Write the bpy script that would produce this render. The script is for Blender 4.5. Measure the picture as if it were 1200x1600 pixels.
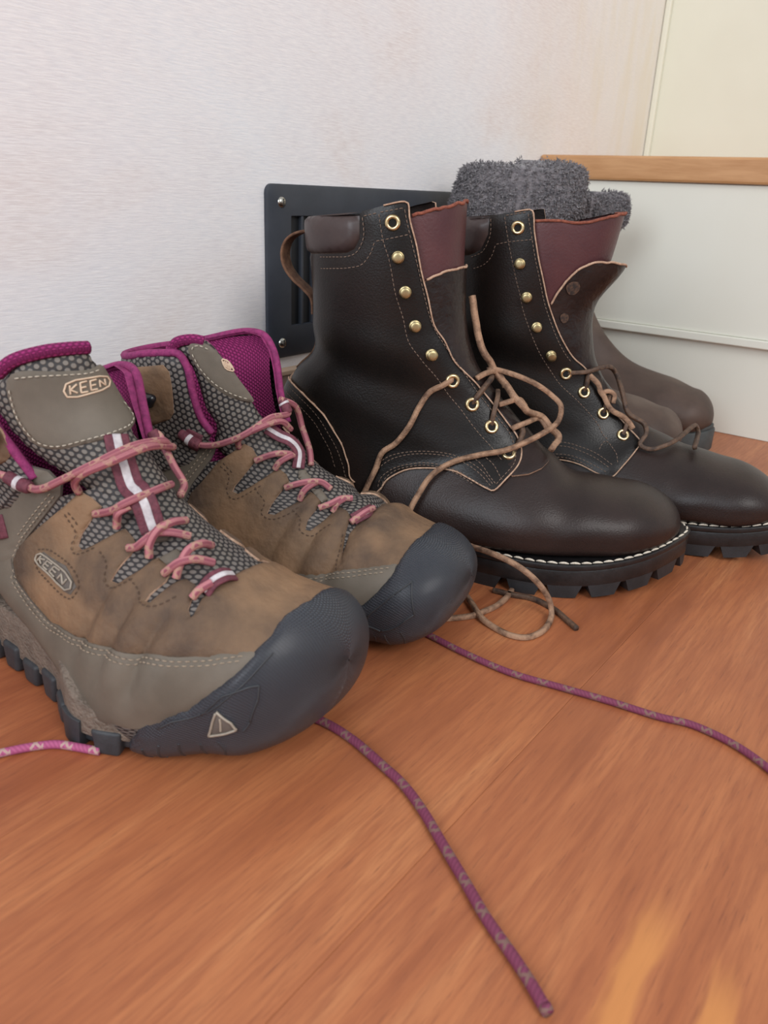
import bpy, bmesh, math, random
import numpy as np
from mathutils import Vector, Matrix
from mathutils.bvhtree import BVHTree
from mathutils.kdtree import KDTree
from mathutils.geometry import delaunay_2d_cdt

random.seed(7)
rng = np.random.RandomState(7)
scene = bpy.context.scene
for o in list(bpy.data.objects):
    bpy.data.objects.remove(o)
COL = scene.collection

# ------------------------------------------------------------------ camera
CAM_H = 0.28
F_PX = 1243.0
_az, _pi, _ro = math.radians(36.0), math.radians(22.0), math.radians(2.6)
C_FW = np.array([math.cos(_az) * math.cos(_pi), math.sin(_az) * math.cos(_pi), -math.sin(_pi)])
_r0 = np.array([math.sin(_az), -math.cos(_az), 0.0])
_u0 = np.cross(_r0, C_FW)
C_RT = _r0 * math.cos(_ro) + _u0 * math.sin(_ro)
C_UP = -_r0 * math.sin(_ro) + _u0 * math.cos(_ro)
C_POS = np.array([0.0, 0.0, CAM_H])
cd = bpy.data.cameras.new('camera')
cd.sensor_fit = 'VERTICAL'
cd.sensor_height = 36.0
cd.sensor_width = 27.0
cd.lens = F_PX / 1600.0 * 36.0
cd.clip_start = 0.01
cd.dof.use_dof = True
cd.dof.focus_distance = 0.60
cd.dof.aperture_fstop = 13.0
cam = bpy.data.objects.new('camera', cd)
COL.objects.link(cam)
cam.matrix_world = Matrix(((C_RT[0], C_UP[0], -C_FW[0], C_POS[0]),
                           (C_RT[1], C_UP[1], -C_FW[1], C_POS[1]),
                           (C_RT[2], C_UP[2], -C_FW[2], C_POS[2]),
                           (0, 0, 0, 1)))
scene.camera = cam

# ------------------------------------------------------------------ world, window light, exposure
world = bpy.data.worlds.new('world')
scene.world = world
world.use_nodes = True
bg = world.node_tree.nodes['Background']
bg.inputs['Color'].default_value = (0.90, 0.95, 1.0, 1)
bg.inputs['Strength'].default_value = 0.62

def window_light(name, loc, target, sx, sy, power, color):
    ld = bpy.data.lights.new(name, 'AREA')
    ld.shape = 'RECTANGLE'
    ld.size, ld.size_y = sx, sy
    ld.energy = power
    ld.color = color
    lo = bpy.data.objects.new(name, ld)
    COL.objects.link(lo)
    lo.location = loc
    lo.rotation_euler = (Vector(target) - Vector(loc)).to_track_quat('-Z', 'Y').to_euler()
    return lo

window_light('window_daylight', (-0.5, -2.0, 1.9), (0.55, 0.3, 0.1), 1.2, 1.3, 46, (1.0, 0.98, 0.96))
window_light('window_daylight_side', (-1.9, 0.1, 1.2), (0.5, 0.35, 0.15), 1.0, 1.3, 30, (0.86, 0.93, 1.0))

vs = scene.view_settings
scene.display_settings.display_device = 'sRGB'
vs.view_transform = 'Standard'
vs.look = 'None'
vs.exposure = 0.0
vs.gamma = 1.0
vs.use_curve_mapping = False

# ------------------------------------------------------------------ helpers
def link(o, parent=None):
    COL.objects.link(o)
    if parent is not None:
        o.parent = parent
    return o

def obj(name, verts, faces, mats, parent=None, fmat=None, smooth=True, uv=None):
    me = bpy.data.meshes.new(name)
    me.from_pydata([tuple(map(float, v)) for v in verts], [], [tuple(int(i) for i in f) for f in faces])
    if not isinstance(mats, (list, tuple)):
        mats = [mats]
    for m in mats:
        me.materials.append(m)
    if fmat is not None:
        me.polygons.foreach_set('material_index', np.asarray(fmat, dtype=np.int32))
    if smooth:
        me.polygons.foreach_set('use_smooth', np.ones(len(me.polygons), dtype=bool))
    if uv is not None:
        l = me.uv_layers.new(name='UVMap')
        idx = np.zeros(len(me.loops), dtype=np.int32)
        me.loops.foreach_get('vertex_index', idx)
        l.data.foreach_set('uv', np.asarray(uv, dtype=np.float32)[idx].ravel())
    me.update()
    return link(bpy.data.objects.new(name, me), parent)

def obj_bm(name, bm, mats, parent=None, smooth=False):
    me = bpy.data.meshes.new(name)
    bm.normal_update()
    bm.to_mesh(me)
    bm.free()
    if not isinstance(mats, (list, tuple)):
        mats = [mats]
    for m in mats:
        me.materials.append(m)
    if smooth:
        me.polygons.foreach_set('use_smooth', np.ones(len(me.polygons), dtype=bool))
    return link(bpy.data.objects.new(name, me), parent)

def inst(name, me, parent, mat4):
    o = bpy.data.objects.new(name, me)
    link(o, parent)
    o.matrix_local = mat4
    return o

def tag(o, label=None, cat=None, group=None, kind=None):
    if label: o['label'] = label
    if cat: o['category'] = cat
    if group: o['group'] = group
    if kind: o['kind'] = kind
    return o

def empty(name, loc, rz=0.0):
    o = bpy.data.objects.new(name, None)
    o.empty_display_size = 0.05
    COL.objects.link(o)
    o.location = loc
    o.rotation_euler = (0, 0, rz)
    return o

def box_bm(bm, x0, x1, y0, y1, z0, z1, bevel=0.0):
    r = bmesh.ops.create_cube(bm, size=1.0)
    for v in r['verts']:
        v.co.x = x0 + (v.co.x + .5) * (x1 - x0)
        v.co.y = y0 + (v.co.y + .5) * (y1 - y0)
        v.co.z = z0 + (v.co.z + .5) * (z1 - z0)
    if bevel > 0:
        ed = set()
        for v in r['verts']:
            for e in v.link_edges: ed.add(e)
        bmesh.ops.bevel(bm, geom=list(ed), offset=bevel, segments=2, affect='EDGES', profile=0.5)

def box(name, x0, x1, y0, y1, z0, z1, mat, parent=None, bevel=0.0):
    bm = bmesh.new()
    box_bm(bm, x0, x1, y0, y1, z0, z1, bevel)
    return obj_bm(name, bm, mat, parent)

def catmull(pts, n, closed=False, alpha=0.5):
    """smooth curve through pts (k x d), n samples, centripetal spacing"""
    P = np.asarray(pts, float)
    if closed:
        Q = np.vstack([P[-1], P, P[0], P[1]])
        k = len(P)
    else:
        Q = np.vstack([2 * P[0] - P[1], P, 2 * P[-1] - P[-2]])
        k = len(P) - 1
    d = np.maximum(np.linalg.norm(np.diff(Q, axis=0), axis=1), 1e-9) ** alpha
    T = np.concatenate([[0], np.cumsum(d)])
    seglen = np.linalg.norm(np.diff(Q, axis=0), axis=1)[1:1 + k]
    cum = np.concatenate([[0], np.cumsum(seglen)])
    u = np.linspace(0, cum[-1], n + 1)[:-1] if closed else np.linspace(0, cum[-1], n)
    i = np.clip(np.searchsorted(cum, u, side='right') - 1, 0, k - 1)
    fr = (u - cum[i]) / np.maximum(seglen[i], 1e-12)
    t0, t1, t2, t3 = T[i], T[i + 1], T[i + 2], T[i + 3]
    t = (t1 + fr * (t2 - t1))[:, None]
    t0, t1, t2, t3 = t0[:, None], t1[:, None], t2[:, None], t3[:, None]
    p0, p1, p2, p3 = Q[i], Q[i + 1], Q[i + 2], Q[i + 3]
    a1 = (t1 - t) / (t1 - t0) * p0 + (t - t0) / (t1 - t0) * p1
    a2 = (t2 - t) / (t2 - t1) * p1 + (t - t1) / (t2 - t1) * p2
    a3 = (t3 - t) / (t3 - t2) * p2 + (t - t2) / (t3 - t2) * p3
    b1 = (t2 - t) / (t2 - t0) * a1 + (t - t0) / (t2 - t0) * a2
    b2 = (t3 - t) / (t3 - t1) * a2 + (t - t1) / (t3 - t1) * a3
    return (t2 - t) / (t2 - t1) * b1 + (t - t1) / (t2 - t1) * b2

def keyed(table, n):
    """interpolate a table of stations with Catmull-Rom (knots, if any, give each station's place in 0..1)"""
    P = np.asarray([list(r) for r in table], float)
    k = len(P) - 1
    kn = getattr(table, 'knots', None)
    Q = np.vstack([2 * P[0] - P[1], P, 2 * P[-1] - P[-2]])
    u = np.linspace(0, k, n) if kn is None else np.interp(np.linspace(0, 1, n), kn, np.arange(k + 1))
    i = np.clip(u.astype(int), 0, k - 1)
    t = (u - i)[:, None]
    p0, p1, p2, p3 = Q[i], Q[i + 1], Q[i + 2], Q[i + 3]
    return 0.5 * (2 * p1 + (p2 - p0) * t + (2 * p0 - 5 * p1 + 4 * p2 - p3) * t * t + (3 * p1 - p0 - 3 * p2 + p3) * t ** 3)

def tube(path, r, k=8, closed=False, flat=None, up=None, caps=True):
    """sweep a round (or flat=(a,b) squarish) section along path -> verts, faces, uv"""
    P = np.asarray(path, float)
    n = len(P)
    if closed:
        T = np.roll(P, -1, 0) - np.roll(P, 1, 0)
    else:
        T = np.gradient(P, axis=0)
    T /= np.maximum(np.linalg.norm(T, axis=1), 1e-12)[:, None]
    N = np.zeros_like(P)
    a = np.array([0, 0, 1.0]) if up is None else np.asarray(up, float)
    if a.ndim == 2:
        for i in range(n):
            v = a[i] - T[i] * (a[i] @ T[i])
            N[i] = v / max(np.linalg.norm(v), 1e-9)
    else:
        if abs(T[0] @ a) > 0.95: a = np.array([1.0, 0, 0])
        v = a - T[0] * (a @ T[0])
        N[0] = v / np.linalg.norm(v)
        for i in range(1, n):
            v = N[i - 1] - T[i] * (N[i - 1] @ T[i])
            N[i] = v / max(np.linalg.norm(v), 1e-9)
    B = np.cross(T, N)
    R = np.broadcast_to(np.asarray(r, float), (n,))
    if flat:
        sec = []
        for j in range(k):
            c, s = math.cos(2 * math.pi * (j + .5) / k), math.sin(2 * math.pi * (j + .5) / k)
            e = 0.45
            sec.append((math.copysign(abs(c) ** e, c) * flat[0], math.copysign(abs(s) ** e, s) * flat[1]))
    else:
        sec = [(math.cos(2 * math.pi * j / k), math.sin(2 * math.pi * j / k)) for j in range(k)]
    L = np.concatenate([[0], np.cumsum(np.linalg.norm(np.diff(P, axis=0), axis=1))])
    V, F, UV = [], [], []
    for i in range(n):
        for j in range(k):
            V.append(P[i] + (N[i] * sec[j][1] + B[i] * sec[j][0]) * R[i])
            UV.append((L[i], j / k))
    m = n if closed else n - 1
    for i in range(m):
        i2 = (i + 1) % n
        for j in range(k):
            j2 = (j + 1) % k
            F.append((i * k + j, i * k + j2, i2 * k + j2, i2 * k + j))
    if caps and not closed:
        F.append(tuple(range(k))[::-1])
        F.append(tuple((n - 1) * k + j for j in range(k)))
    return V, F, UV

def lathe(profile, k=20):
    """profile [(r,z)] around z -> mesh data verts/faces"""
    V, F = [], []
    n = len(profile)
    for (r, z) in profile:
        for j in range(k):
            a = 2 * math.pi * j / k
            V.append((r * math.cos(a), r * math.sin(a), z))
    for i in range(n - 1):
        for j in range(k):
            j2 = (j + 1) % k
            F.append((i * k + j, i * k + j2, (i + 1) * k + j2, (i + 1) * k + j))
    return V, F

def mesh_data(name, V, F, mat, smooth=True):
    me = bpy.data.meshes.new(name)
    me.from_pydata([tuple(map(float, v)) for v in V], [], F)
    me.materials.append(mat)
    if smooth:
        me.polygons.foreach_set('use_smooth', np.ones(len(me.polygons), dtype=bool))
    me.update()
    return me

def frame_mat(p, n, t=None):
    """matrix with z along n, x near t, at p"""
    n = Vector(n).normalized()
    t = Vector(t) if t is not None else Vector((0, 0, 1))
    x = (t - n * t.dot(n))
    if x.length < 1e-5:
        x = n.orthogonal()
    x.normalize()
    y = n.cross(x)
    return Matrix(((x.x, y.x, n.x, p[0]), (x.y, y.y, n.y, p[1]), (x.z, y.z, n.z, p[2]), (0, 0, 0, 1)))

def px_ray(u, v):
    d = C_RT * (u - 600.0) - C_UP * (v - 800.0) + C_FW * F_PX
    return d / np.linalg.norm(d)

def on_floor(u, v, z=0.0):
    d = px_ray(u, v)
    return C_POS + d * ((z - CAM_H) / d[2])

def smoothstep(a, b, x):
    t = np.clip((x - a) / (b - a), 0, 1)
    return t * t * (3 - 2 * t)

class Stations(list):
    knots = None

def round_toe(table, k, xt, zt, yt, e=2.0):
    """replace the stations after k by a rounded nose ending at x = xt, height zt"""
    T = Stations([list(r) for r in table[:k + 1]])
    m_ = len(table) - 1
    T.knots = [i / m_ for i in range(k + 1)] + [k / m_ + (1 - k / m_) * (i + 1) / 7.0 for i in range(7)]
    Bx, Bz, Fx, Fz, w, tm, pF, pB, yc = T[-1]
    for q in (.34, .58, .76, .88, .95, .985, 1.0):
        f = max(0.0, 1 - q ** e) ** (1 / e)
        f = max(f, .012)
        g = q * q
        bx = Bx + (xt - Bx) * q; fx = Fx + (xt - Fx) * q
        bz = zt + (Bz - zt) * (f if q > .8 else (1 - (1 - f) * .9)); fz = zt + (Fz - zt) * f
        T.append([bx, bz, fx, fz, w * f, tm + (.5 - tm) * g, pF, pB + (2.1 - pB) * g, yc + (yt - yc) * q])
    return T

# ------------------------------------------------------------------ a lofted upper with its own surface coordinates
class Upper:
    """rings fan from the shaft top round the ankle to the toe.  s = 0..1 along, phi = angle round
    (0 = front/top ridge, + towards the wearer's right, pi = back/bottom)"""
    NS, NP = 240, 192
    def __init__(self, root, O, T, stations, left=False, disp=None):
        # station: Bx Bz Fx Fz w tm pF pB yc
        self.root = root
        d = np.array([T[0] - O[0], T[1] - O[1], 0.0]); d /= np.linalg.norm(d)
        self.ang = math.atan2(d[1], d[0])
        l = np.array([-d[1], d[0], 0])
        self.R = np.array([d, l, [0, 0, 1]])        # world->local rotation rows
        self.O = np.array([O[0], O[1], O[2] if len(O) > 2 else 0.0])
        self.left = left
        self.sg = -1.0 if left else 1.0
        K = keyed(stations, self.NS + 1)
        Bx, Bz, Fx, Fz, w, tm, pF, pB, yc = K.T
        w = np.maximum(w, 1e-4); tm = np.clip(tm, .08, .92)
        pF = np.maximum(pF, 1.2); pB = np.maximum(pB, 1.2)
        phi = np.linspace(-math.pi, math.pi, self.NP + 1)
        a = np.abs(phi)[None, :]
        c, s = np.cos(a), np.sin(a)
        top = a <= math.pi / 2
        p = np.where(top, pF[:, None], pB[:, None])
        cc = np.abs(c) ** (2 / p); ss = np.abs(s) ** (2 / p)
        t = np.where(top, tm[:, None] + (1 - tm[:, None]) * cc, tm[:, None] - tm[:, None] * cc)
        y = w[:, None] * ss * (-np.sign(phi))[None, :] + self.sg * yc[:, None]
        X = Bx[:, None] + (Fx - Bx)[:, None] * t
        Z = Bz[:, None] + (Fz - Bz)[:, None] * t
        self.P = np.stack([X, y, Z], -1)
        self.S = np.linspace(0, 1, self.NS + 1)
        self.PHI = phi
        self._normals()
        if disp is not None:
            D = disp(self, self.S[:, None] * np.ones_like(phi)[None, :], np.ones_like(self.S)[:, None] * phi[None, :])
            self.P = self.P + self.N * D[..., None]
            self._normals()
        V = self.P.reshape(-1, 3)
        W = self.NP + 1
        tri = [(i * W + j, i * W + j + 1, (i + 1) * W + j + 1, (i + 1) * W + j) for i in range(self.NS) for j in range(self.NP)]
        self.bvh = BVHTree.FromPolygons([tuple(v) for v in V], tri)
    def _normals(self, stub=True):
        P = self.P
        ds = np.gradient(P, axis=0)
        dp = np.zeros_like(P)
        dp[:, 1:-1] = P[:, 2:] - P[:, :-2]
        e = P[:, 1] - P[:, -2]
        dp[:, 0] = e; dp[:, -1] = e
        N = np.cross(ds, dp)
        L = np.linalg.norm(N, axis=2, keepdims=True)
        N = N / np.maximum(L, 1e-14)
        # orient outwards
        cen = P[:, :-1].mean(axis=1, keepdims=True)
        sgn = np.sign(((P - cen) * N).sum(-1).mean(axis=1))
        N = N * np.where(sgn == 0, 1, sgn)[:, None, None]
        N[-1] = np.array([1.0, 0, 0]); N[-2] = N[-2] + np.array([1.0, 0, 0])
        N = N / np.maximum(np.linalg.norm(N, axis=2, keepdims=True), 1e-12)
        # light smoothing of normals
        for _ in range(2):
            M = N.copy()
            M[1:-1] += N[2:] + N[:-2]
            N = M / np.maximum(np.linalg.norm(M, axis=2, keepdims=True), 1e-12)
        self.N = N
    def ev(self, s, phi, off=0.0):
        s = np.asarray(s, float); phi = np.asarray(phi, float)
        ph = (phi + math.pi) % (2 * math.pi) - math.pi
        fs = np.clip(s, 0, 1) * self.NS
        fp = (ph + math.pi) / (2 * math.pi) * self.NP
        i = np.clip(fs.astype(int), 0, self.NS - 1); j = np.clip(fp.astype(int), 0, self.NP - 1)
        a = (fs - i)[..., None]; b = (fp - j)[..., None]
        def bl(G):
            return (G[i, j] * (1 - a) + G[i + 1, j] * a) * (1 - b) + (G[i, j + 1] * (1 - a) + G[i + 1, j + 1] * a) * b
        p = bl(self.P); n = bl(self.N)
        n = n / np.maximum(np.linalg.norm(n, axis=-1, keepdims=True), 1e-12)
        return p + n * np.asarray(off, float)[..., None], n
    def arc(self, s, phi):
        """arc lengths along and round the surface (for texture coordinates)"""
        if not hasattr(self, 'AS'):
            d = np.linalg.norm(np.diff(self.P, axis=0), axis=2)
            d = np.maximum(d, .25 * d.mean())
            self.AS = np.vstack([np.zeros((1, d.shape[1])), np.cumsum(d, axis=0)])
            e = np.linalg.norm(np.diff(self.P, axis=1), axis=2)
            c = np.hstack([np.zeros((e.shape[0], 1)), np.cumsum(e, axis=1)])
            self.AP = c - c[:, self.NP // 2:self.NP // 2 + 1]
        s = np.asarray(s, float); phi = np.asarray(phi, float)
        ph = (phi + math.pi) % (2 * math.pi) - math.pi
        fs = np.clip(s, 0, 1) * self.NS; fp = (ph + math.pi) / (2 * math.pi) * self.NP
        i = np.clip(fs.astype(int), 0, self.NS - 1); j = np.clip(fp.astype(int), 0, self.NP - 1)
        a, b = fs - i, fp - j
        def bl(G): return (G[i, j] * (1 - a) + G[i + 1, j] * a) * (1 - b) + (G[i, j + 1] * (1 - a) + G[i + 1, j + 1] * a) * b
        return np.stack([bl(self.AS), bl(self.AP)], -1)
    def to_local(self, w):
        return (np.asarray(w, float) - self.O) @ self.R.T
    def to_world(self, q):
        return np.asarray(q, float) @ self.R + self.O
    def px(self, u, v):
        """surface coordinates under an image point"""
        o = self.to_local(C_POS); d = self.R @ px_ray(u, v)
        h, n, fi, dist = self.bvh.ray_cast(Vector(o), Vector(d))
        if h is None:
            best = None
            for t in np.linspace(0.3, 1.4, 221):
                q = self.bvh.find_nearest(Vector(o + d * t))
                if best is None or q[3] < best[0]:
                    best = (q[3], q[0], q[2])
            h, fi = best[1], best[2]
        i, j = divmod(fi, self.NP)
        h = np.array(h)
        c = [self.P[i, j], self.P[i + 1, j], self.P[i, j + 1]]
        e1, e2 = c[1] - c[0], c[2] - c[0]
        M = np.array([[e1 @ e1, e1 @ e2], [e1 @ e2, e2 @ e2]])
        r = np.array([(h - c[0]) @ e1, (h - c[0]) @ e2])
        try:
            ab = np.clip(np.linalg.solve(M, r), 0, 1)
        except Exception:
            ab = np.array([.5, .5])
        return ((i + ab[0]) / self.NS, self.PHI[j] + ab[1] * (2 * math.pi / self.NP))
    def pxs(self, pts):
        """mixed list: (u,v) image points > 3 in size, or ('p', s, phi)"""
        return [(q[1], q[2]) if isinstance(q[0], str) else self.px(*q) for q in pts]
    # -------------------------------------------------------------- meshes on the surface
    def grid(self, name, s0, s1, mats, off=0.0, parent=None, rim=None, thick=0.0):
        i0, i1 = int(round(s0 * self.NS)), int(round(s1 * self.NS))
        P = self.P[i0:i1 + 1, :-1] + self.N[i0:i1 + 1, :-1] * off
        n, m = P.shape[:2]
        V = P.reshape(-1, 3)
        F = [(i * m + j, (i + 1) * m + j, (i + 1) * m + (j + 1) % m, i * m + (j + 1) % m) for i in range(n - 1) for j in range(m)]
        uv = self.arc(np.repeat(self.S[i0:i1 + 1], m), np.tile(self.PHI[:-1] + 1e-6, n))
        o = obj(name, V, F, mats, parent or self.root, uv=uv)
        if thick:
            md = o.modifiers.new('thick', 'SOLIDIFY'); md.thickness = thick; md.offset = -1
        return o
    def patch(self, name, poly, mats, h=0.0018, r=0.0015, base=0.0, step=0.004, parent=None, edge=0.35,
              sink=0.0008, smooth=0, extra=None, lip=None, free=None):
        """panel on the surface: poly in (s,phi); h height, r edge rounding radius, base lift, wall material = mats[1]"""
        Q = np.asarray(poly, float)
        if smooth:
            Q = catmull(Q * np.array([0.42, 0.045]), smooth, closed=True) / np.array([0.42, 0.045])
        U = Q * np.array([0.42, 0.045])
        # boundary at the step size, lattice points inside, constrained triangulation
        B_ = []
        for i in range(len(U)):
            a_, b_ = U[i], U[(i + 1) % len(U)]
            k = max(1, int(math.ceil(np.linalg.norm(b_ - a_) / step)))
            for q in range(k): B_.append(a_ + (b_ - a_) * q / k)
        B_ = np.array(B_)
        lo, hi = U.min(0), U.max(0)
        gx, gy = np.meshgrid(np.arange(lo[0], hi[0], step), np.arange(lo[1], hi[1], step * .87), indexing='ij')
        gx = gx + (np.arange(gx.shape[1])[None, :] % 2) * step * .5
        g = np.stack([gx.ravel(), gy.ravel()], 1)
        ins = np.zeros(len(g), bool); near_ = np.full(len(g), 1e9)
        for i in range(len(U)):
            x1, y1 = U[i]; x2, y2 = U[(i + 1) % len(U)]
            if y1 != y2:
                c = (y1 > g[:, 1]) != (y2 > g[:, 1])
                ins ^= c & (g[:, 0] < (x2 - x1) * (g[:, 1] - y1) / (y2 - y1) + x1)
            e_ = np.array([x2 - x1, y2 - y1]); l2 = max(e_ @ e_, 1e-14)
            t_ = np.clip(((g - U[i]) @ e_) / l2, 0, 1)
            near_ = np.minimum(near_, np.linalg.norm(g - (U[i] + t_[:, None] * e_), axis=1))
        g = g[ins & (near_ > step * .35)]
        allv = [Vector((float(v[0]), float(v[1]))) for v in np.vstack([B_, g])]
        nb = len(B_)
        rv, re_, rf, _, _, _ = delaunay_2d_cdt(allv, [(i, (i + 1) % nb) for i in range(nb)], [], 1, 1e-7)
        uv = np.array([(v.x, v.y) for v in rv])
        faces = [list(f) for f in rf]
        cnt = {}
        for f in faces:
            for q in range(len(f)):
                e_ = (f[q], f[(q + 1) % len(f)])
                cnt.setdefault((min(e_), max(e_)), []).append(e_)
        be = [v[0] for v in cnt.values() if len(v) == 1]
        s, ph = uv[:, 0] / 0.42, uv[:, 1] / 0.045
        if free is not None:
            be = [e for e in be if not ((s[e[0]] > free and s[e[1]] > free) or (abs(ph[e[0]]) > 3.1 and abs(ph[e[1]]) > 3.1))]
        p0, n0 = self.ev(s, ph)
        bidx = sorted({i for e in be for i in e})
        kd = KDTree(len(be) * 2)
        for q, (a, b) in enumerate(be):
            kd.insert(tuple(p0[a]), 2 * q); kd.insert(tuple((p0[a] + p0[b]) / 2), 2 * q + 1)
        kd.balance()
        dist = np.array([kd.find(tuple(p))[2] for p in p0])
        dist[bidx] = 0
        x = 1 - np.clip(dist / max(r, 1e-6), 0, 1)
        hh = h * (edge + (1 - edge) * np.sqrt(np.maximum(0, 1 - x * x)))
        off = base + hh
        if extra is not None:
            off = off + extra(s, ph, p0, dist)
        p1 = p0 + n0 * off[:, None]
        V = [tuple(p) for p in p1]
        F = [tuple(f) for f in faces]
        fm = [0] * len(F)
        m = {}
        for i in bidx:
            m[i] = len(V)
            low = (off[i] - lip) if lip is not None else (base - sink)
            V.append(tuple(p0[i] + n0[i] * low))
        for a, b in be:
            F.append((b, a, m[a], m[b])); fm.append(1 if isinstance(mats, (list, tuple)) and len(mats) > 1 else 0)
        au = self.arc(s, ph)
        UVs = [tuple(q) for q in au] + [tuple(au[i]) for i in bidx]
        o = obj(name, V, F, mats, parent or self.root, fmat=fm, uv=UVs)
        # outward orientation
        me = o.data
        sg = sum(np.sign(f.normal.dot(Vector(n0[f.vertices[0]]))) for f in list(me.polygons)[:40] if f.vertices[0] < len(n0))
        if sg < 0:
            me.flip_normals()
        md = o.modifiers.new('edge', 'EDGE_SPLIT'); md.split_angle = math.radians(50)
        return o
    def path(self, pts, n=60, off=0.0, extra=None):
        """smooth surface path through (s,phi) points -> local positions, normals"""
        Q = catmull(np.asarray(pts, float) * np.array([0.42, 0.045]), n) / np.array([0.42, 0.045]) if len(pts) > 2 else \
            np.linspace(np.asarray(pts[0], float), np.asarray(pts[1], float), n)
        o = np.full(len(Q), off)
        if extra is not None:
            o = o + extra(Q[:, 0], Q[:, 1], None, None)
        return self.ev(Q[:, 0], Q[:, 1], o)
    def stitches(self, pts, off, pitch=0.0035, length=0.0024, r=0.0004, n=200, acc=None, side=0.0, extra=None):
        """row of thread stitches along a surface path; appended to acc = (V,F)"""
        p, nn = self.path(pts, n, off, extra)
        if side:
            t = np.gradient(p, axis=0); t /= np.maximum(np.linalg.norm(t, axis=1), 1e-9)[:, None]
            p = p + np.cross(nn, t) * side
        L = np.concatenate([[0], np.cumsum(np.linalg.norm(np.diff(p, axis=0), axis=1))])
        V, F = acc
        q = pitch * 0.3
        while q + length < L[-1]:
            a = np.array([np.interp(q, L, p[:, k]) for k in range(3)])
            b = np.array([np.interp(q + length, L, p[:, k]) for k in range(3)])
            nm = np.array([np.interp(q, L, nn[:, k]) for k in range(3)])
            nm /= np.linalg.norm(nm)
            t = (b - a) / max(np.linalg.norm(b - a), 1e-9)
            w = np.cross(nm, t) * r
            c = (a + b) / 2 + nm * r * 1.3
            k = len(V)
            V += [a, a + w * .5 - t * 0, c + w, b + w * .5, b, b - w * .5, c - w, a - w * .5, c + nm * r * 0.9]
            top = k + 8
            for z in range(8):
                F.append((k + z, k + (z + 1) % 8, top))
            q += pitch
        return acc

def acc_obj(name, acc, mat, parent, kind=None):
    o = obj(name, acc[0], acc[1], mat, parent)
    if kind: o['kind'] = kind
    return o

# ------------------------------------------------------------------ materials
def srgb(r, g, b):
    def f(c):
        c /= 255.0
        return c / 12.92 if c <= 0.04045 else ((c + 0.055) / 1.055) ** 2.4
    return (f(r), f(g), f(b), 1.0)

def mat(name, c1, c2=None, rough=0.5, nscale=60.0, bump=0.0, bscale=400.0, spec=0.5, metal=0.0, detail=4.0, stretch=(1, 1, 1),
        lo=0.35, hi=0.65, bdist=0.001, coat=0.0, c3=None, n3=9.0, sheen=0.0):
    m = bpy.data.materials.new(name)
    m.use_nodes = True
    nt = m.node_tree
    b = nt.nodes['Principled BSDF']
    b.inputs['Roughness'].default_value = rough
    b.inputs['Metallic'].default_value = metal
    b.inputs['Specular IOR Level'].default_value = spec
    b.inputs['Base Color'].default_value = c1
    if coat: 
        b.inputs['Coat Weight'].default_value = coat
        b.inputs['Coat Roughness'].default_value = 0.25
    if sheen:
        b.inputs['Sheen Weight'].default_value = sheen
    tc = nt.nodes.new('ShaderNodeTexCoord')
    mp = nt.nodes.new('ShaderNodeMapping')
    mp.inputs['Scale'].default_value = stretch
    nt.links.new(tc.outputs['Object'], mp.inputs['Vector'])
    last = None
    if c2 is not None:
        n = nt.nodes.new('ShaderNodeTexNoise')
        n.inputs['Scale'].default_value = nscale
        n.inputs['Detail'].default_value = detail
        n.inputs['Roughness'].default_value = 0.6
        nt.links.new(mp.outputs['Vector'], n.inputs['Vector'])
        r = nt.nodes.new('ShaderNodeValToRGB')
        r.color_ramp.elements[0].position = lo; r.color_ramp.elements[0].color = c1
        r.color_ramp.elements[1].position = hi; r.color_ramp.elements[1].color = c2
        nt.links.new(n.outputs['Fac'], r.inputs['Fac'])
        last = r.outputs['Color']
        if c3 is not None:
            n2 = nt.nodes.new('ShaderNodeTexNoise')
            n2.inputs['Scale'].default_value = n3
            n2.inputs['Detail'].default_value = 5.0
            nt.links.new(mp.outputs['Vector'], n2.inputs['Vector'])
            r2 = nt.nodes.new('ShaderNodeValToRGB')
            r2.color_ramp.elements[0].position = 0.48; r2.color_ramp.elements[0].color = (0, 0, 0, 1)
            r2.color_ramp.elements[1].position = 0.68; r2.color_ramp.elements[1].color = (1, 1, 1, 1)
            nt.links.new(n2.outputs['Fac'], r2.inputs['Fac'])
            mx = nt.nodes.new('ShaderNodeMix'); mx.data_type = 'RGBA'
            nt.links.new(r2.outputs['Color'], mx.inputs[0])
            nt.links.new(last, mx.inputs[6]); mx.inputs[7].default_value = c3
            last = mx.outputs[2]
        nt.links.new(last, b.inputs['Base Color'])
    if bump:
        n = nt.nodes.new('ShaderNodeTexNoise')
        n.inputs['Scale'].default_value = bscale
        n.inputs['Detail'].default_value = 5.0
        nt.links.new(mp.outputs['Vector'], n.inputs['Vector'])
        bp = nt.nodes.new('ShaderNodeBump')
        bp.inputs['Strength'].default_value = bump
        bp.inputs['Distance'].default_value = bdist
        nt.links.new(n.outputs['Fac'], bp.inputs['Height'])
        nt.links.new(bp.outputs['Normal'], b.inputs['Normal'])
    return m

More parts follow.
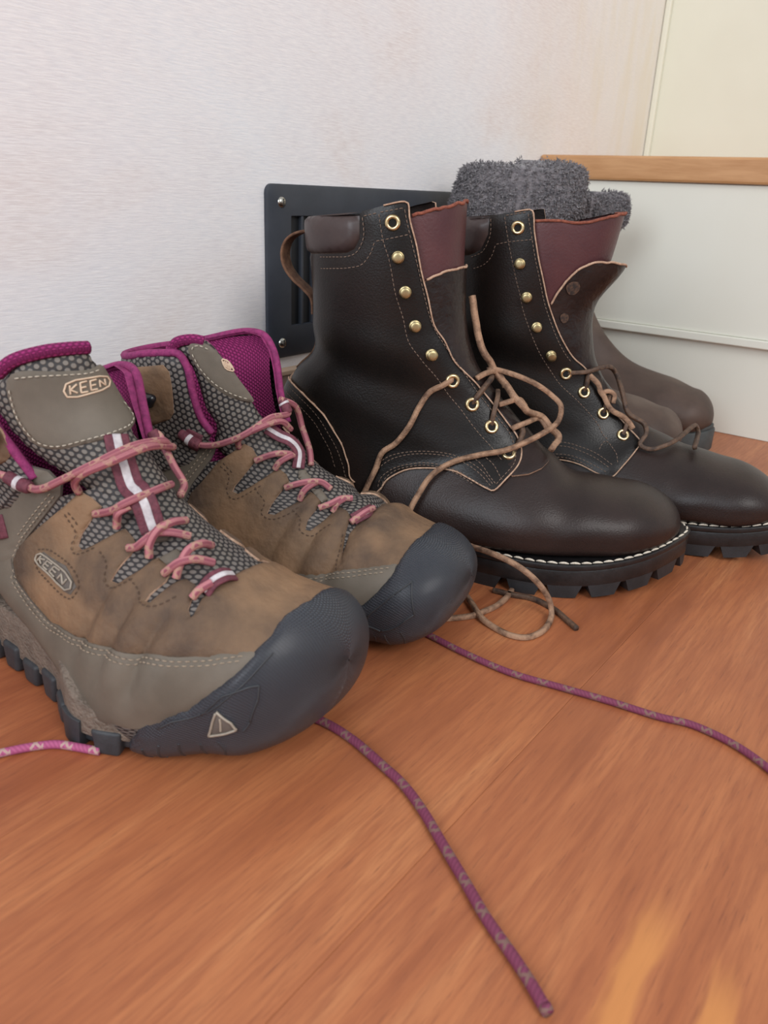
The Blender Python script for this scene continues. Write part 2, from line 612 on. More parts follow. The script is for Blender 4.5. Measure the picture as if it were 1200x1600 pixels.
def hex_mat(name, dark, light, pitch, uvaxis='UV', rough=0.6, r0=0.30, r1=0.40, bump=0.6, dist=0.0006, ratio=1.732, spec=0.5):
    """rows of dots in a honeycomb lattice on the UV map (metres)"""
    m = bpy.data.materials.new(name)
    m.use_nodes = True
    nt = m.node_tree
    L = nt.links.new
    b = nt.nodes['Principled BSDF']
    b.inputs['Roughness'].default_value = rough
    b.inputs['Specular IOR Level'].default_value = spec
    tc = nt.nodes.new('ShaderNodeTexCoord')
    def vm(op, a=None, bb=None):
        n = nt.nodes.new('ShaderNodeVectorMath'); n.operation = op
        for k, q in enumerate((a, bb)):
            if q is None: continue
            if isinstance(q, tuple): n.inputs[k].default_value = q
            else: L(q, n.inputs[k])
        return n.outputs['Value'] if op == 'LENGTH' else n.outputs['Vector']
    base = vm('MULTIPLY', tc.outputs[uvaxis], (1 / pitch, 1 / (pitch * ratio), 0))
    def cell(off):
        a = vm('ADD', base, off)
        f = vm('FRACTION', a)
        g = vm('SUBTRACT', f, (.5, .5, 0))
        h = vm('MULTIPLY', g, (1, ratio, 0))
        return vm('LENGTH', h)
    d1 = cell((100.0, 100.0, 0)); d2 = cell((100.5, 100.5, 0))
    mn = nt.nodes.new('ShaderNodeMath'); mn.operation = 'MINIMUM'
    L(d1, mn.inputs[0]); L(d2, mn.inputs[1])
    mr = nt.nodes.new('ShaderNodeMapRange')
    mr.inputs['From Min'].default_value = r1; mr.inputs['From Max'].default_value = r0
    mr.inputs['To Min'].default_value = 0; mr.inputs['To Max'].default_value = 1
    mr.interpolation_type = 'SMOOTHSTEP'
    L(mn.outputs[0], mr.inputs['Value'])
    mx = nt.nodes.new('ShaderNodeMix'); mx.data_type = 'RGBA'
    L(mr.outputs['Result'], mx.inputs[0])
    mx.inputs[6].default_value = dark; mx.inputs[7].default_value = light
    L(mx.outputs[2], b.inputs['Base Color'])
    bp = nt.nodes.new('ShaderNodeBump')
    bp.inputs['Strength'].default_value = bump; bp.inputs['Distance'].default_value = dist
    L(mr.outputs['Result'], bp.inputs['Height'])
    L(bp.outputs['Normal'], b.inputs['Normal'])
    return m

M = {}
# logger boots
M['leather_black'] = mat('leather_black', srgb(20, 17, 16), srgb(27, 22, 20), rough=0.33, nscale=25, bump=0.35, bscale=700, bdist=0.0005, spec=0.30, c3=srgb(35, 27, 25), n3=11)
M['leather_vamp'] = mat('leather_vamp', srgb(37, 27, 25), srgb(46, 34, 31), rough=0.38, nscale=30, bump=0.45, bscale=800, bdist=0.0005, spec=0.32)
M['leather_cover'] = mat('leather_cover', srgb(30, 22, 21), srgb(42, 31, 29), rough=0.32, nscale=45, bump=0.6, bscale=140, bdist=0.0018, spec=0.35)
M['leather_collar'] = mat('leather_collar', srgb(56, 45, 44), srgb(64, 51, 49), rough=0.42, nscale=40, bump=0.2, bscale=900, bdist=0.0003)
M['leather_burgundy'] = mat('leather_burgundy', srgb(72, 38, 42), srgb(84, 46, 48), rough=0.4, nscale=30, bump=0.3, bscale=500, bdist=0.0006)
M['raw_edge'] = mat('raw_edge', srgb(196, 164, 140), srgb(158, 124, 102), rough=0.85, nscale=300, bump=0.4, bscale=900)
M['raw_edge_red'] = mat('raw_edge_red', srgb(150, 86, 66), srgb(112, 60, 48), rough=0.9, nscale=300, bump=0.5, bscale=900)
M['suede'] = mat('suede', srgb(122, 88, 66), srgb(88, 60, 44), rough=0.9, nscale=200, bump=0.5, bscale=700)
M['scuff'] = mat('scuff', srgb(82, 58, 44), srgb(44, 33, 29), rough=0.8, nscale=260, lo=.42, hi=.58)
M['thread_brown'] = mat('thread_brown', srgb(122, 101, 87), srgb(100, 81, 69), rough=0.8, nscale=800)
M['thread_white'] = mat('thread_white', srgb(226, 216, 200), srgb(190, 178, 160), rough=0.8, nscale=800)
M['brass'] = mat('brass', srgb(186, 172, 134), srgb(160, 142, 104), rough=0.38, nscale=200, metal=1.0)
M['eyelet_brass'] = mat('eyelet_brass', srgb(226, 208, 170), srgb(196, 172, 128), rough=0.3, nscale=300, metal=1.0)
M['hole'] = mat('hole', srgb(14, 11, 10), rough=0.9)
M['rubber_black'] = mat('rubber_black', srgb(32, 33, 35), srgb(42, 43, 46), rough=0.5, nscale=60, bump=0.25, bscale=700, bdist=0.0004)
M['welt'] = mat('welt', srgb(21, 20, 21), srgb(33, 31, 32), rough=0.36, nscale=120, bump=0.3, bscale=500, bdist=0.0005)
M['lace_leather'] = mat('lace_leather', srgb(84, 60, 46), srgb(166, 130, 104), rough=0.75, nscale=110, bump=0.6, bscale=700, lo=0.3, hi=0.6)
M['lace_leather_dark'] = mat('lace_leather_dark', srgb(48, 34, 28), srgb(104, 78, 60), rough=0.65, nscale=130, bump=0.6, bscale=700)
# brown pull-on boots
M['brown_nubuck'] = mat('brown_nubuck', srgb(84, 66, 57), srgb(66, 51, 44), rough=0.62, nscale=28, bump=0.35, bscale=600, bdist=0.0005, c3=srgb(106, 89, 78), n3=14)
M['sole_grey'] = mat('sole_grey', srgb(72, 76, 76), srgb(58, 60, 60), rough=0.6, nscale=60, bump=0.2)
M['terry'] = mat('terry', srgb(134, 128, 131), srgb(94, 90, 94), rough=0.95, nscale=160, bump=0.8, bscale=500, bdist=0.003, sheen=0.4)
# hikers
M['hex_mesh'] = hex_mat('hex_mesh', srgb(38, 35, 37), srgb(112, 105, 100), 0.0040, r0=0.30, r1=0.42)
M['hex_mesh_big'] = hex_mat('hex_mesh_big', srgb(40, 37, 38), srgb(116, 109, 102), 0.0040, r0=0.28, r1=0.42)
M['nubuck'] = mat('nubuck', srgb(118, 94, 73), srgb(84, 68, 57), rough=0.72, nscale=22, bump=0.7, bscale=170, bdist=0.0016, spec=0.3, c3=srgb(146, 114, 86), n3=15, detail=10, lo=.38, hi=.62)
M['nubuck_light'] = mat('nubuck_light', srgb(136, 104, 78), srgb(108, 82, 64), rough=0.72, nscale=26, bump=0.5, bscale=420, bdist=0.0006, spec=0.3, c3=srgb(158, 122, 90), n3=13, detail=8)
M['taupe'] = mat('taupe', srgb(110, 101, 90), srgb(97, 89, 79), rough=0.62, nscale=30, bump=0.3, bscale=1400, bdist=0.0003, spec=0.35)
M['taupe_dark'] = mat('taupe_dark', srgb(102, 94, 88), srgb(86, 78, 72), rough=0.65, nscale=40, bump=0.3, bscale=900, bdist=0.0004)
M['midsole'] = mat('midsole', srgb(124, 110, 98), srgb(104, 92, 82), rough=0.7, nscale=120, bump=1.0, bscale=420, bdist=0.0022)
M['rubber_blue'] = mat('rubber_blue', srgb(54, 58, 66), srgb(64, 68, 76), rough=0.5, nscale=40, bump=0.15, bscale=600, bdist=0.0004, spec=0.45)
M['rubber_tex'] = hex_mat('rubber_tex', srgb(50, 53, 60), srgb(60, 64, 72), 0.0017, r0=0.22, r1=0.48, bump=0.8, dist=0.0007, rough=0.36, spec=0.6)
M['rubber_dark'] = mat('rubber_dark', srgb(44, 46, 50), srgb(56, 58, 62), rough=0.55, nscale=80, bump=0.2, bscale=600)
M['magenta'] = hex_mat('magenta', srgb(108, 30, 76), srgb(148, 48, 104), 0.0030, r0=0.2, r1=0.5, bump=0.8, dist=0.0008, rough=0.8, spec=0.2)
M['magenta_edge'] = mat('magenta_edge', srgb(150, 50, 106), srgb(120, 36, 86), rough=0.8, nscale=300, bump=0.5, bscale=900)
M['web_burgundy'] = mat('web_burgundy', srgb(112, 56, 68), srgb(88, 42, 54), rough=0.75, nscale=300, bump=0.6, bscale=600, stretch=(1, 1, 1))
M['web_white'] = mat('web_white', srgb(206, 200, 202), srgb(180, 172, 176), rough=0.7, nscale=300, bump=0.3)
M['thread_tan'] = mat('thread_tan', srgb(158, 142, 122), srgb(130, 114, 98), rough=0.8, nscale=800)
M['thread_dark'] = mat('thread_dark', srgb(84, 64, 50), srgb(70, 54, 42), rough=0.8, nscale=800)
M['thread_pale'] = mat('thread_pale', srgb(190, 180, 164), srgb(160, 150, 134), rough=0.8, nscale=800)
M['logo_cream'] = mat('logo_cream', srgb(214, 190, 164), srgb(196, 170, 146), rough=0.6, nscale=200)
M['hook_black'] = mat('hook_black', srgb(26, 27, 32), rough=0.25, spec=0.6)
M['logo_metal'] = mat('logo_metal', srgb(160, 150, 136), srgb(140, 130, 118), rough=0.4, nscale=200)

def lace_mat(name, base, dark, fleck, stripe=True, flscale=300):
    m = bpy.data.materials.new(name); m.use_nodes = True
    nt = m.node_tree; L = nt.links.new
    b = nt.nodes['Principled BSDF']; b.inputs['Roughness'].default_value = 0.75
    tc = nt.nodes.new('ShaderNodeTexCoord')
    sp = nt.nodes.new('ShaderNodeSeparateXYZ'); L(tc.outputs['UV'], sp.inputs[0])
    def mt(op, a, bb=None, c=None):
        n = nt.nodes.new('ShaderNodeMath'); n.operation = op
        for k, q in enumerate((a, bb, c)):
            if q is None: continue
            if isinstance(q, (int, float)): n.inputs[k].default_value = q
            else: L(q, n.inputs[k])
        return n.outputs[0]
    def diag(sgn, fu, fv, w):
        a = mt('ADD', mt('MULTIPLY', sp.outputs['X'], fu), mt('MULTIPLY', sp.outputs['Y'], fv * sgn))
        f = mt('FRACT', a)
        return mt('LESS_THAN', f, w)
    # braid: fine alternate diagonals darken
    d1 = diag(1, 420, 4, 0.5)
    st = mt('LESS_THAN', mt('FRACT', mt('MULTIPLY', sp.outputs['Y'], 4.0)), 0.38)
    # flecks: crossing pale diagonals in bursts along the lace
    bur = mt('LESS_THAN', mt('FRACT', mt('MULTIPLY', sp.outputs['X'], 62.0)), 0.42)
    x1 = diag(1, 190, 2, 0.33); x2 = diag(-1, 190, 2, 0.33)
    fl = mt('MULTIPLY', mt('MAXIMUM', x1, x2), bur)
    mx = nt.nodes.new('ShaderNodeMix'); mx.data_type = 'RGBA'
    mx.inputs[6].default_value = base; mx.inputs[7].default_value = dark
    L(mt('MULTIPLY', st, 0.8) if stripe else mt('MULTIPLY', d1, 0.5), mx.inputs[0])
    m2 = nt.nodes.new('ShaderNodeMix'); m2.data_type = 'RGBA'
    L(mx.outputs[2], m2.inputs[6]); m2.inputs[7].default_value = fleck
    L(mt('MULTIPLY', fl, 0.75), m2.inputs[0])
    L(m2.outputs[2], b.inputs['Base Color'])
    bp = nt.nodes.new('ShaderNodeBump'); bp.inputs['Strength'].default_value = 0.6; bp.inputs['Distance'].default_value = 0.0004
    L(d1, bp.inputs['Height']); L(bp.outputs['Normal'], b.inputs['Normal'])
    return m
M['lace_pink'] = lace_mat('lace_pink', srgb(176, 112, 118), srgb(128, 62, 78), srgb(176, 140, 120))
M['lace_plum'] = lace_mat('lace_plum', srgb(122, 54, 82), srgb(96, 38, 62), srgb(124, 100, 86), stripe=False)
M['lace_magenta'] = lace_mat('lace_magenta', srgb(172, 84, 126), srgb(140, 60, 98), srgb(182, 160, 146), stripe=False)

# room
M['vent_metal'] = mat('vent_metal', srgb(50, 54, 62), srgb(56, 60, 68), rough=0.5, nscale=40, bump=0.15, bscale=900, bdist=0.0003, spec=0.4)
M['vent_dark'] = mat('vent_dark', srgb(20, 22, 26), rough=0.6)
M['screw'] = mat('screw', srgb(190, 186, 176), rough=0.25, metal=1.0)
M['cream'] = mat('cream', srgb(230, 230, 220), srgb(226, 225, 213), rough=0.55, nscale=3, bump=0.05, bscale=60)
M['cream_upper'] = mat('cream_upper', srgb(228, 226, 210), srgb(222, 219, 202), rough=0.55, nscale=3, bump=0.05, bscale=60)
M['ledge_wood'] = mat('ledge_wood', srgb(200, 152, 106), srgb(180, 130, 84), rough=0.42, nscale=22, stretch=(6, 0.6, 6), bump=0.1, bscale=60)
M['base_wood'] = mat('base_wood', srgb(150, 132, 118), srgb(134, 116, 102), rough=0.6, nscale=20, stretch=(0.6, 6, 6))
M['base_edge_lit'] = mat('base_edge_lit', srgb(206, 176, 150), srgb(190, 160, 136), rough=0.6, nscale=20, stretch=(0.6, 6, 6))  # paler than the board: light caught along its edge is put into the colour
M['groove'] = mat('groove', srgb(60, 36, 24), rough=0.9)

def plywood_mat():
    m = bpy.data.materials.new('whitewashed_plywood'); m.use_nodes = True
    nt = m.node_tree; L = nt.links.new
    b = nt.nodes['Principled BSDF']; b.inputs['Roughness'].default_value = 0.75
    b.inputs['Specular IOR Level'].default_value = 0.25
    tc = nt.nodes.new('ShaderNodeTexCoord')
    def noise(scale, sc, detail=5, rough=.6, dist=0.0):
        mp = nt.nodes.new('ShaderNodeMapping'); mp.inputs['Scale'].default_value = sc
        L(tc.outputs['Object'], mp.inputs[0])
        n = nt.nodes.new('ShaderNodeTexNoise'); n.inputs['Scale'].default_value = scale
        n.inputs['Detail'].default_value = detail; n.inputs['Roughness'].default_value = rough
        n.inputs['Distortion'].default_value = dist
        L(mp.outputs[0], n.inputs['Vector'])
        return n.outputs['Fac']
    def ramp(f, stops):
        r = nt.nodes.new('ShaderNodeValToRGB')
        e = r.color_ramp.elements
        e[0].position, e[0].color = stops[0]
        e[1].position, e[1].color = stops[-1]
        for p, c in stops[1:-1]:
            q = e.new(p); q.color = c
        L(f, r.inputs[0]); return r.outputs[0]
    def mix(f, a, bb):
        n = nt.nodes.new('ShaderNodeMix'); n.data_type = 'RGBA'
        if isinstance(f, float): n.inputs[0].default_value = f
        else: L(f, n.inputs[0])
        for k, q in ((6, a), (7, bb)):
            if isinstance(q, tuple): n.inputs[k].default_value = q
            else: L(q, n.inputs[k])
        return n.outputs[2]
    blot = noise(5.0, (1, 1, 1.3), 5, .6, .4)
    col = ramp(blot, [(0.30, srgb(228, 229, 234)), (0.52, srgb(227, 223, 226)), (0.70, srgb(224, 212, 209))])
    fib = noise(60, (1.2, 1, 14), 4, .65)
    fm = ramp(fib, [(0.35, (0, 0, 0, 1)), (0.75, (1, 1, 1, 1))])
    col = mix(fm, col, srgb(244, 240, 240))
    dk = noise(40, (1.0, 1, 22), 3, .5, .3)
    dm = ramp(dk, [(0.66, (0, 0, 0, 1)), (0.80, (0.35, 0.35, 0.35, 1))])
    col = mix(dm, col, srgb(196, 176, 166))
    # yellowed drip marks near the far corner of the sheet
    sp = nt.nodes.new('ShaderNodeSeparateXYZ'); L(tc.outputs['Object'], sp.inputs[0])
    mr = nt.nodes.new('ShaderNodeMapRange'); mr.inputs['From Min'].default_value = 0.95; mr.inputs['From Max'].default_value = 1.45
    L(sp.outputs['X'], mr.inputs['Value'])
    drip = noise(7, (3.0, 1, 0.55), 5, .6, .2)
    dr = ramp(drip, [(0.46, (0, 0, 0, 1)), (0.70, (.8, .8, .8, 1))])
    mm = nt.nodes.new('ShaderNodeMath'); mm.operation = 'MULTIPLY'
    L(dr, mm.inputs[0]); L(mr.outputs[0], mm.inputs[1])
    col = mix(mm.outputs[0], col, srgb(226, 212, 184))
    mm2 = nt.nodes.new('ShaderNodeMath'); mm2.operation = 'MULTIPLY'; mm2.inputs[1].default_value = 0.55
    L(mr.outputs[0], mm2.inputs[0])
    col = mix(mm2.outputs[0], col, srgb(228, 222, 208))
    L(col, b.inputs['Base Color'])
    bp = nt.nodes.new('ShaderNodeBump'); bp.inputs['Strength'].default_value = 0.25; bp.inputs['Distance'].default_value = 0.001
    L(fib, bp.inputs['Height']); L(bp.outputs['Normal'], b.inputs['Normal'])
    return m
M['plywood'] = plywood_mat()

def plank_mat():
    m = bpy.data.materials.new('plank_wood'); m.use_nodes = True
    nt = m.node_tree; L = nt.links.new
    b = nt.nodes['Principled BSDF']; b.inputs['Roughness'].default_value = 0.38
    b.inputs['Specular IOR Level'].default_value = 0.35
    tc = nt.nodes.new('ShaderNodeTexCoord')
    oi = nt.nodes.new('ShaderNodeObjectInfo')
    ad = nt.nodes.new('ShaderNodeVectorMath'); ad.operation = 'MULTIPLY_ADD'
    cb = nt.nodes.new('ShaderNodeCombineXYZ')
    for k in range(3): L(oi.outputs['Random'], cb.inputs[k])
    L(cb.outputs[0], ad.inputs[0]); ad.inputs[1].default_value = (37, 11, 5); L(tc.outputs['Object'], ad.inputs[2])
    def noise(scale, sc, detail=5, rough=.6, dist=0.0):
        mp = nt.nodes.new('ShaderNodeMapping'); mp.inputs['Scale'].default_value = sc
        L(ad.outputs[0], mp.inputs[0])
        n = nt.nodes.new('ShaderNodeTexNoise'); n.inputs['Scale'].default_value = scale
        n.inputs['Detail'].default_value = detail; n.inputs['Roughness'].default_value = rough
        n.inputs['Distortion'].default_value = dist
        L(mp.outputs[0], n.inputs['Vector'])
        return n.outputs['Fac']
    def ramp(f, stops):
        r = nt.nodes.new('ShaderNodeValToRGB')
        e = r.color_ramp.elements
        e[0].position, e[0].color = stops[0]
        e[1].position, e[1].color = stops[-1]
        for p, c in stops[1:-1]:
            q = e.new(p); q.color = c
        L(f, r.inputs[0]); return r.outputs[0]
    def mix(f, a, bb, mode='MIX'):
        n = nt.nodes.new('ShaderNodeMix'); n.data_type = 'RGBA'; n.blend_type = mode
        if isinstance(f, float): n.inputs[0].default_value = f
        else: L(f, n.inputs[0])
        for k, q in ((6, a), (7, bb)):
            if isinstance(q, tuple): n.inputs[k].default_value = q
            else: L(q, n.inputs[k])
        return n.outputs[2]
    big = noise(4.0, (1.0, 7.0, 1), 4, .55, .8)
    col = ramp(big, [(0.28, srgb(144, 84, 54)), (0.45, srgb(170, 104, 68)), (0.58, srgb(182, 116, 76)), (0.75, srgb(196, 134, 90))])
    fine = noise(34, (0.7, 11, 1), 5, .65, .2)
    fm = ramp(fine, [(0.40, (0, 0, 0, 1)), (0.70, (0.75, 0.75, 0.75, 1))])
    col = mix(fm, col, srgb(148, 88, 60))
    pore = noise(120, (0.5, 9, 1), 3, .6)
    pm = ramp(pore, [(0.60, (0, 0, 0, 1)), (0.72, (0.62, 0.62, 0.62, 1))])
    col = mix(pm, col, srgb(124, 76, 56))
    # pale sapwood streaks in one board
    sp = nt.nodes.new('ShaderNodeSeparateXYZ'); L(tc.outputs['Object'], sp.inputs[0])
    wob = noise(9, (1, 5, 1), 3, .6)
    def mt(op, a, bb=None):
        n = nt.nodes.new('ShaderNodeMath'); n.operation = op
        for k, q in enumerate((a, bb)):
            if q is None: continue
            if isinstance(q, (int, float)): n.inputs[k].default_value = q
            else: L(q, n.inputs[k])
        return n.outputs[0]
    def streak(yc, x0, x1, w):
        d = mt('ABSOLUTE', mt('ADD', mt('SUBTRACT', sp.outputs['Y'], yc), mt('MULTIPLY', mt('SUBTRACT', wob, .5), .03)))
        m1 = nt.nodes.new('ShaderNodeMapRange'); m1.interpolation_type = 'SMOOTHSTEP'
        m1.inputs['From Min'].default_value = w; m1.inputs['From Max'].default_value = w * .45
        L(d, m1.inputs['Value'])
        m2 = nt.nodes.new('ShaderNodeMapRange'); m2.interpolation_type = 'SMOOTHSTEP'
        m2.inputs['From Min'].default_value = x1; m2.inputs['From Max'].default_value = x0
        L(mt('ADD', sp.outputs['X'], mt('MULTIPLY', wob, .04)), m2.inputs['Value'])
        return mt('MULTIPLY', m1.outputs[0], m2.outputs[0])
    sm = mt('MAXIMUM', streak(.046, .27, .315, .009), streak(.016, .265, .295, .007))
    col = mix(mt('MULTIPLY', sm, .75), col, srgb(210, 144, 84))
    col = mix(1.0, col, oi.outputs['Color'], 'MULTIPLY')
    L(col, b.inputs['Base Color'])
    bp = nt.nodes.new('ShaderNodeBump'); bp.inputs['Strength'].default_value = 0.12; bp.inputs['Distance'].default_value = 0.0005
    L(pore, bp.inputs['Height']); L(bp.outputs['Normal'], b.inputs['Normal'])
    rr = nt.nodes.new('ShaderNodeMapRange'); rr.inputs['To Min'].default_value = 0.32; rr.inputs['To Max'].default_value = 0.5
    L(fine, rr.inputs['Value']); L(rr.outputs[0], b.inputs['Roughness'])
    return m
M['plank'] = plank_mat()

# ------------------------------------------------------------------ the room
WALL_Y = 0.548
CAB_X = 1.092
floor = box('floor', -1.2, 1.6, -1.2, 0.56, -0.03, -0.0065, M['groove'])
tag(floor, 'reddish brown wooden plank floor under the boots', 'floor', kind='structure')
PW = 0.1552
for k in range(-8, 4):
    y0 = 0.143 + PW * k
    y1 = min(y0 + PW, 0.556)
    if y1 - y0 < 0.02: continue
    pk = box('plank', -1.2, 1.6, y0 + 0.00006, y1 - 0.00006, -0.0064, 0.0, M['plank'], floor, bevel=0.00025)
    pk.color = {1: (.84, .74, .73, 1), 0: (1.0, .97, .94, 1), -1: (.98, .94, .92, 1), 2: (.94, .88, .86, 1)}.get(k, (.96, .94, .92, 1))

wl = box('wall_left', -0.8, 1.49, WALL_Y, WALL_Y + 0.018, -0.03, 1.3, M['plywood'])
tag(wl, 'whitewashed plywood wall with pinkish grain behind the boots', 'wall', kind='structure')
bb = box('baseboard_left', -0.8, CAB_X, WALL_Y - 0.012, WALL_Y - 0.0002, 0.0005, 0.108, M['base_wood'])
tag(bb, 'grey brown wooden baseboard along the whitewashed wall', 'baseboard', kind='structure')
box('lit_top_edge', -0.8, CAB_X, WALL_Y - 0.0135, WALL_Y - 0.0002, 0.1082, 0.1125, M['base_edge_lit'], bb, bevel=0.0006)  # strip carrying the painted-in light on the board's top edge

wb = box('wall_back', 1.472, 1.49, -0.8, WALL_Y - 0.0005, -0.03, 1.3, M['cream_upper'])
tag(wb, 'cream painted wall beyond the wooden ledge', 'wall', kind='structure')
box('corner_bead', 1.462, 1.4718, WALL_Y - 0.010, WALL_Y - 0.0006, 0.33, 1.3, M['cream_upper'], wb, bevel=0.002)

wr = box('wall_right', CAB_X + 0.0, CAB_X + 0.02, -0.9, WALL_Y - 0.0135, 0.0005, 0.32, M['cream'])
tag(wr, 'cream painted low panelled wall under the wooden ledge', 'wall', kind='structure')
box('panel', CAB_X - 0.006, CAB_X + 0.004, -0.9, WALL_Y - 0.0005, 0.1265, 0.304, M['cream'], wr, bevel=0.001)
box('panel_lip', CAB_X - 0.010, CAB_X + 0.004, -0.9, WALL_Y - 0.0005, 0.116, 0.1262, M['cream'], wr, bevel=0.0012)
tr = box('trim_1', CAB_X - 0.012, 1.4718, -0.9, WALL_Y - 0.0005, 0.3045, 0.3345, M['ledge_wood'], bevel=0.003)
tag(tr, 'varnished light brown wooden ledge on the cream panelled wall', 'ledge', kind='structure')

# vent register on the plywood wall
def vent():
    x0, x1, z0, z1 = 0.549, 0.895, 0.1235, 0.2815
    y = WALL_Y - 0.0003
    t = 0.006
    root = empty('vent_cover', ((x0 + x1) / 2, y, z0))
    tag(root, 'dark grey metal vent cover screwed to the whitewashed wall', 'vent')
    cx, cz = (x0 + x1) / 2, z0
    # rounded plate with a rectangular opening: outer loop, raised inner loop, opening loop
    def loop(xa, xb, za, zb, r, yy, n=6):
        pts = []
        for (px, pz, a0) in ((xb - r, zb - r, 0), (xa + r, zb - r, 90), (xa + r, za + r, 180), (xb - r, za + r, 270)):
            for k in range(n):
                a = math.radians(a0 + 90 * k / (n - 1))
                pts.append((px + r * math.cos(a) - cx, yy, pz + r * math.sin(a) - cz))
        return pts
    ox0, ox1, oz0, oz1 = x0 + 0.0290, x1 - 0.0290, z0 + 0.0300, z1 - 0.0270
    loops = [loop(x0, x1, z0, z1, .008, 0), loop(x0, x1, z0, z1, .008, -t * .55), loop(x0 + .0025, x1 - .0025, z0 + .0025, z1 - .0025, .007, -t * .8),
             loop(x0 + .009, x1 - .009, z0 + .009, z1 - .009, .005, -t * .85), loop(x0 + .0115, x1 - .0115, z0 + .0115, z1 - .0115, .004, -t),
             loop(ox0, ox1, oz0, oz1, .0012, -t), loop(ox0 + .0008, ox1 - .0008, oz0 + .0008, oz1 - .0008, .0012, -t + .003)]
    V = [p for l in loops for p in l]; n = len(loops[0]); F = []
    for i in range(len(loops) - 1):
        for j in range(n):
            j2 = (j + 1) % n
            F.append((i * n + j, i * n + j2, (i + 1) * n + j2, (i + 1) * n + j))
    o = obj('plate', V, F, M['vent_metal'], root)
    md = o.modifiers.new('e', 'EDGE_SPLIT'); md.split_angle = math.radians(35)
    box('duct', ox0 - cx, ox1 - cx, -0.0012, -0.0002, oz0 - cz, oz1 - cz, M['vent_dark'], root)
    nsl = 18
    w = (ox1 - ox0) / nsl
    for k in range(1, nsl):
        xc = ox0 + k * w - cx
        bm = bmesh.new()
        box_bm(bm, -0.0016, 0.0016, -t + .0003, -0.0014, oz0 - cz + .0004, oz1 - cz - .0004, 0.0004)
        s = obj_bm('slat', bm, M['vent_metal'], root)
        s.location = (xc, 0, 0)
    V, F = lathe([(0.0, .0026), (.0022, .0025), (.0041, .0016), (.0049, .0)], 16)
    me = mesh_data('screw', V, F, M['screw'])
    for (sx, sz) in ((x0 + .0165, z1 - .0155), (x0 + .0165, z0 + .0150), (x1 - .0165, z1 - .0155), (x1 - .0165, z0 + .0150)):
        s = inst('screw', me, root, frame_mat((sx - cx, -t, sz - cz), (0, -1, 0)))
        box('slot', -0.0032, 0.0032, -0.0005, 0.0005, 0.0018, 0.0028, M['vent_dark'], s)
    return root
vent()

# ------------------------------------------------------------------ tall leather lace-up boots
LOG_ST = [
    # Bx    Bz    Fx    Fz    w    tm   pF   pB   yc
    (.027, .290, .148, .300, .044, .50, 2.0, 2.2, .000),
    (.027, .255, .149, .270, .045, .50, 2.0, 2.2, .000),
    (.031, .220, .150, .232, .045, .50, 2.0, 2.2, .000),
    (.033, .182, .153, .192, .043, .48, 2.0, 2.1, .000),
    (.030, .155, .159, .160, .041, .46, 2.0, 2.1, .000),
    (.015, .137, .170, .138, .039, .45, 2.0, 2.1, .000),
    (.004, .112, .180, .126, .038, .42, 2.0, 2.2, .000),
    (.003, .085, .190, .115, .038, .38, 2.0, 2.4, .000),
    (.009, .058, .199, .106, .039, .36, 2.0, 2.8, .000),
    (.022, .044, .208, .099, .041, .35, 2.0, 3.2, .000),
    (.070, .038, .218, .093, .045, .34, 2.0, 3.6, -.002),
    (.130, .030, .230, .088, .052, .33, 2.0, 4.2, -.004),
    (.185, .026, .245, .083, .057, .33, 2.0, 4.2, -.004),
    (.230, .025, .262, .079, .0575, .36, 2.0, 4.0, .000),
    (.265, .026, .281, .075, .0545, .40, 2.1, 3.8, .005),
    (.293, .028, .302, .068, .0465, .42, 2.2, 3.4, .011),
    (.315, .031, .318, .059, .0355, .44, 2.2, 3.0, .015),
    (.329, .035, .329, .050, .021, .46, 2.2, 2.4, .017),
    (.3345, .041, .3345, .042, .001, .50, 2.0, 2.0, .018),
]
LOG_OUT = [(.000, .000), (.007, -.024), (.034, -.037), (.085, -.037), (.14, -.044), (.19, -.058), (.235, -.061), (.275, -.052),
           (.307, -.032), (.330, -.005), (.342, .020), (.333, .041), (.303, .054), (.26, .055), (.205, .047), (.14, .036), (.085, .035), (.034, .037), (.007, .025)]

def sole_slab(name, outline, ztop, zbot, mats, parent, prof=((0, 0), (0, 1)), n=220, sg=1.0, round_=0.0012):
    """closed outline extruded between ztop(x) and zbot(x) with a small rounded rim"""
    C = catmull(np.asarray(outline, float), n, closed=True)
    C[:, 1] *= sg
    T = np.roll(C, -1, 0) - np.roll(C, 1, 0)
    T /= np.linalg.norm(T, axis=1)[:, None]
    N = np.stack([T[:, 1], -T[:, 0]], 1)
    if ((C - C.mean(0)) * N).sum() < 0: N = -N
    rings = []
    zt = np.array([ztop(x) for x in C[:, 0]]); zb = np.array([zbot(x) for x in C[:, 0]])
    r = round_
    for (o, f, dz) in ((-r * 3, 1, 0), (-r, 1, 0), (-r * .3, 1, -r * .3), (0, 1, -r), (0, 0, r), (-r * .3, 0, r * .3), (-r, 0, 0), (-r * 3, 0, 0)):
        z = zt * f + zb * (1 - f) + dz
        rings.append(np.column_stack([C + N * o, z]))
    V = np.vstack(rings); F = []
    k = len(rings)
    for i in range(k - 1):
        for j in range(n):
            j2 = (j + 1) % n
            F.append((i * n + j, i * n + j2, (i + 1) * n + j2, (i + 1) * n + j))
    F.append(tuple(range(n))[::-1]); F.append(tuple((k - 1) * n + j for j in range(n)))
    bm = bmesh.new()
    vv = [bm.verts.new(tuple(v)) for v in V]
    for f in F: bm.faces.new([vv[i] for i in f])
    bmesh.ops.triangulate(bm, faces=[f for f in bm.faces if len(f.verts) > 4])
    bmesh.ops.recalc_face_normals(bm, faces=bm.faces[:])
    o = obj_bm(name, bm, mats, parent, smooth=True)
    md = o.modifiers.new('e', 'EDGE_SPLIT'); md.split_angle = math.radians(40)
    return o, C, N

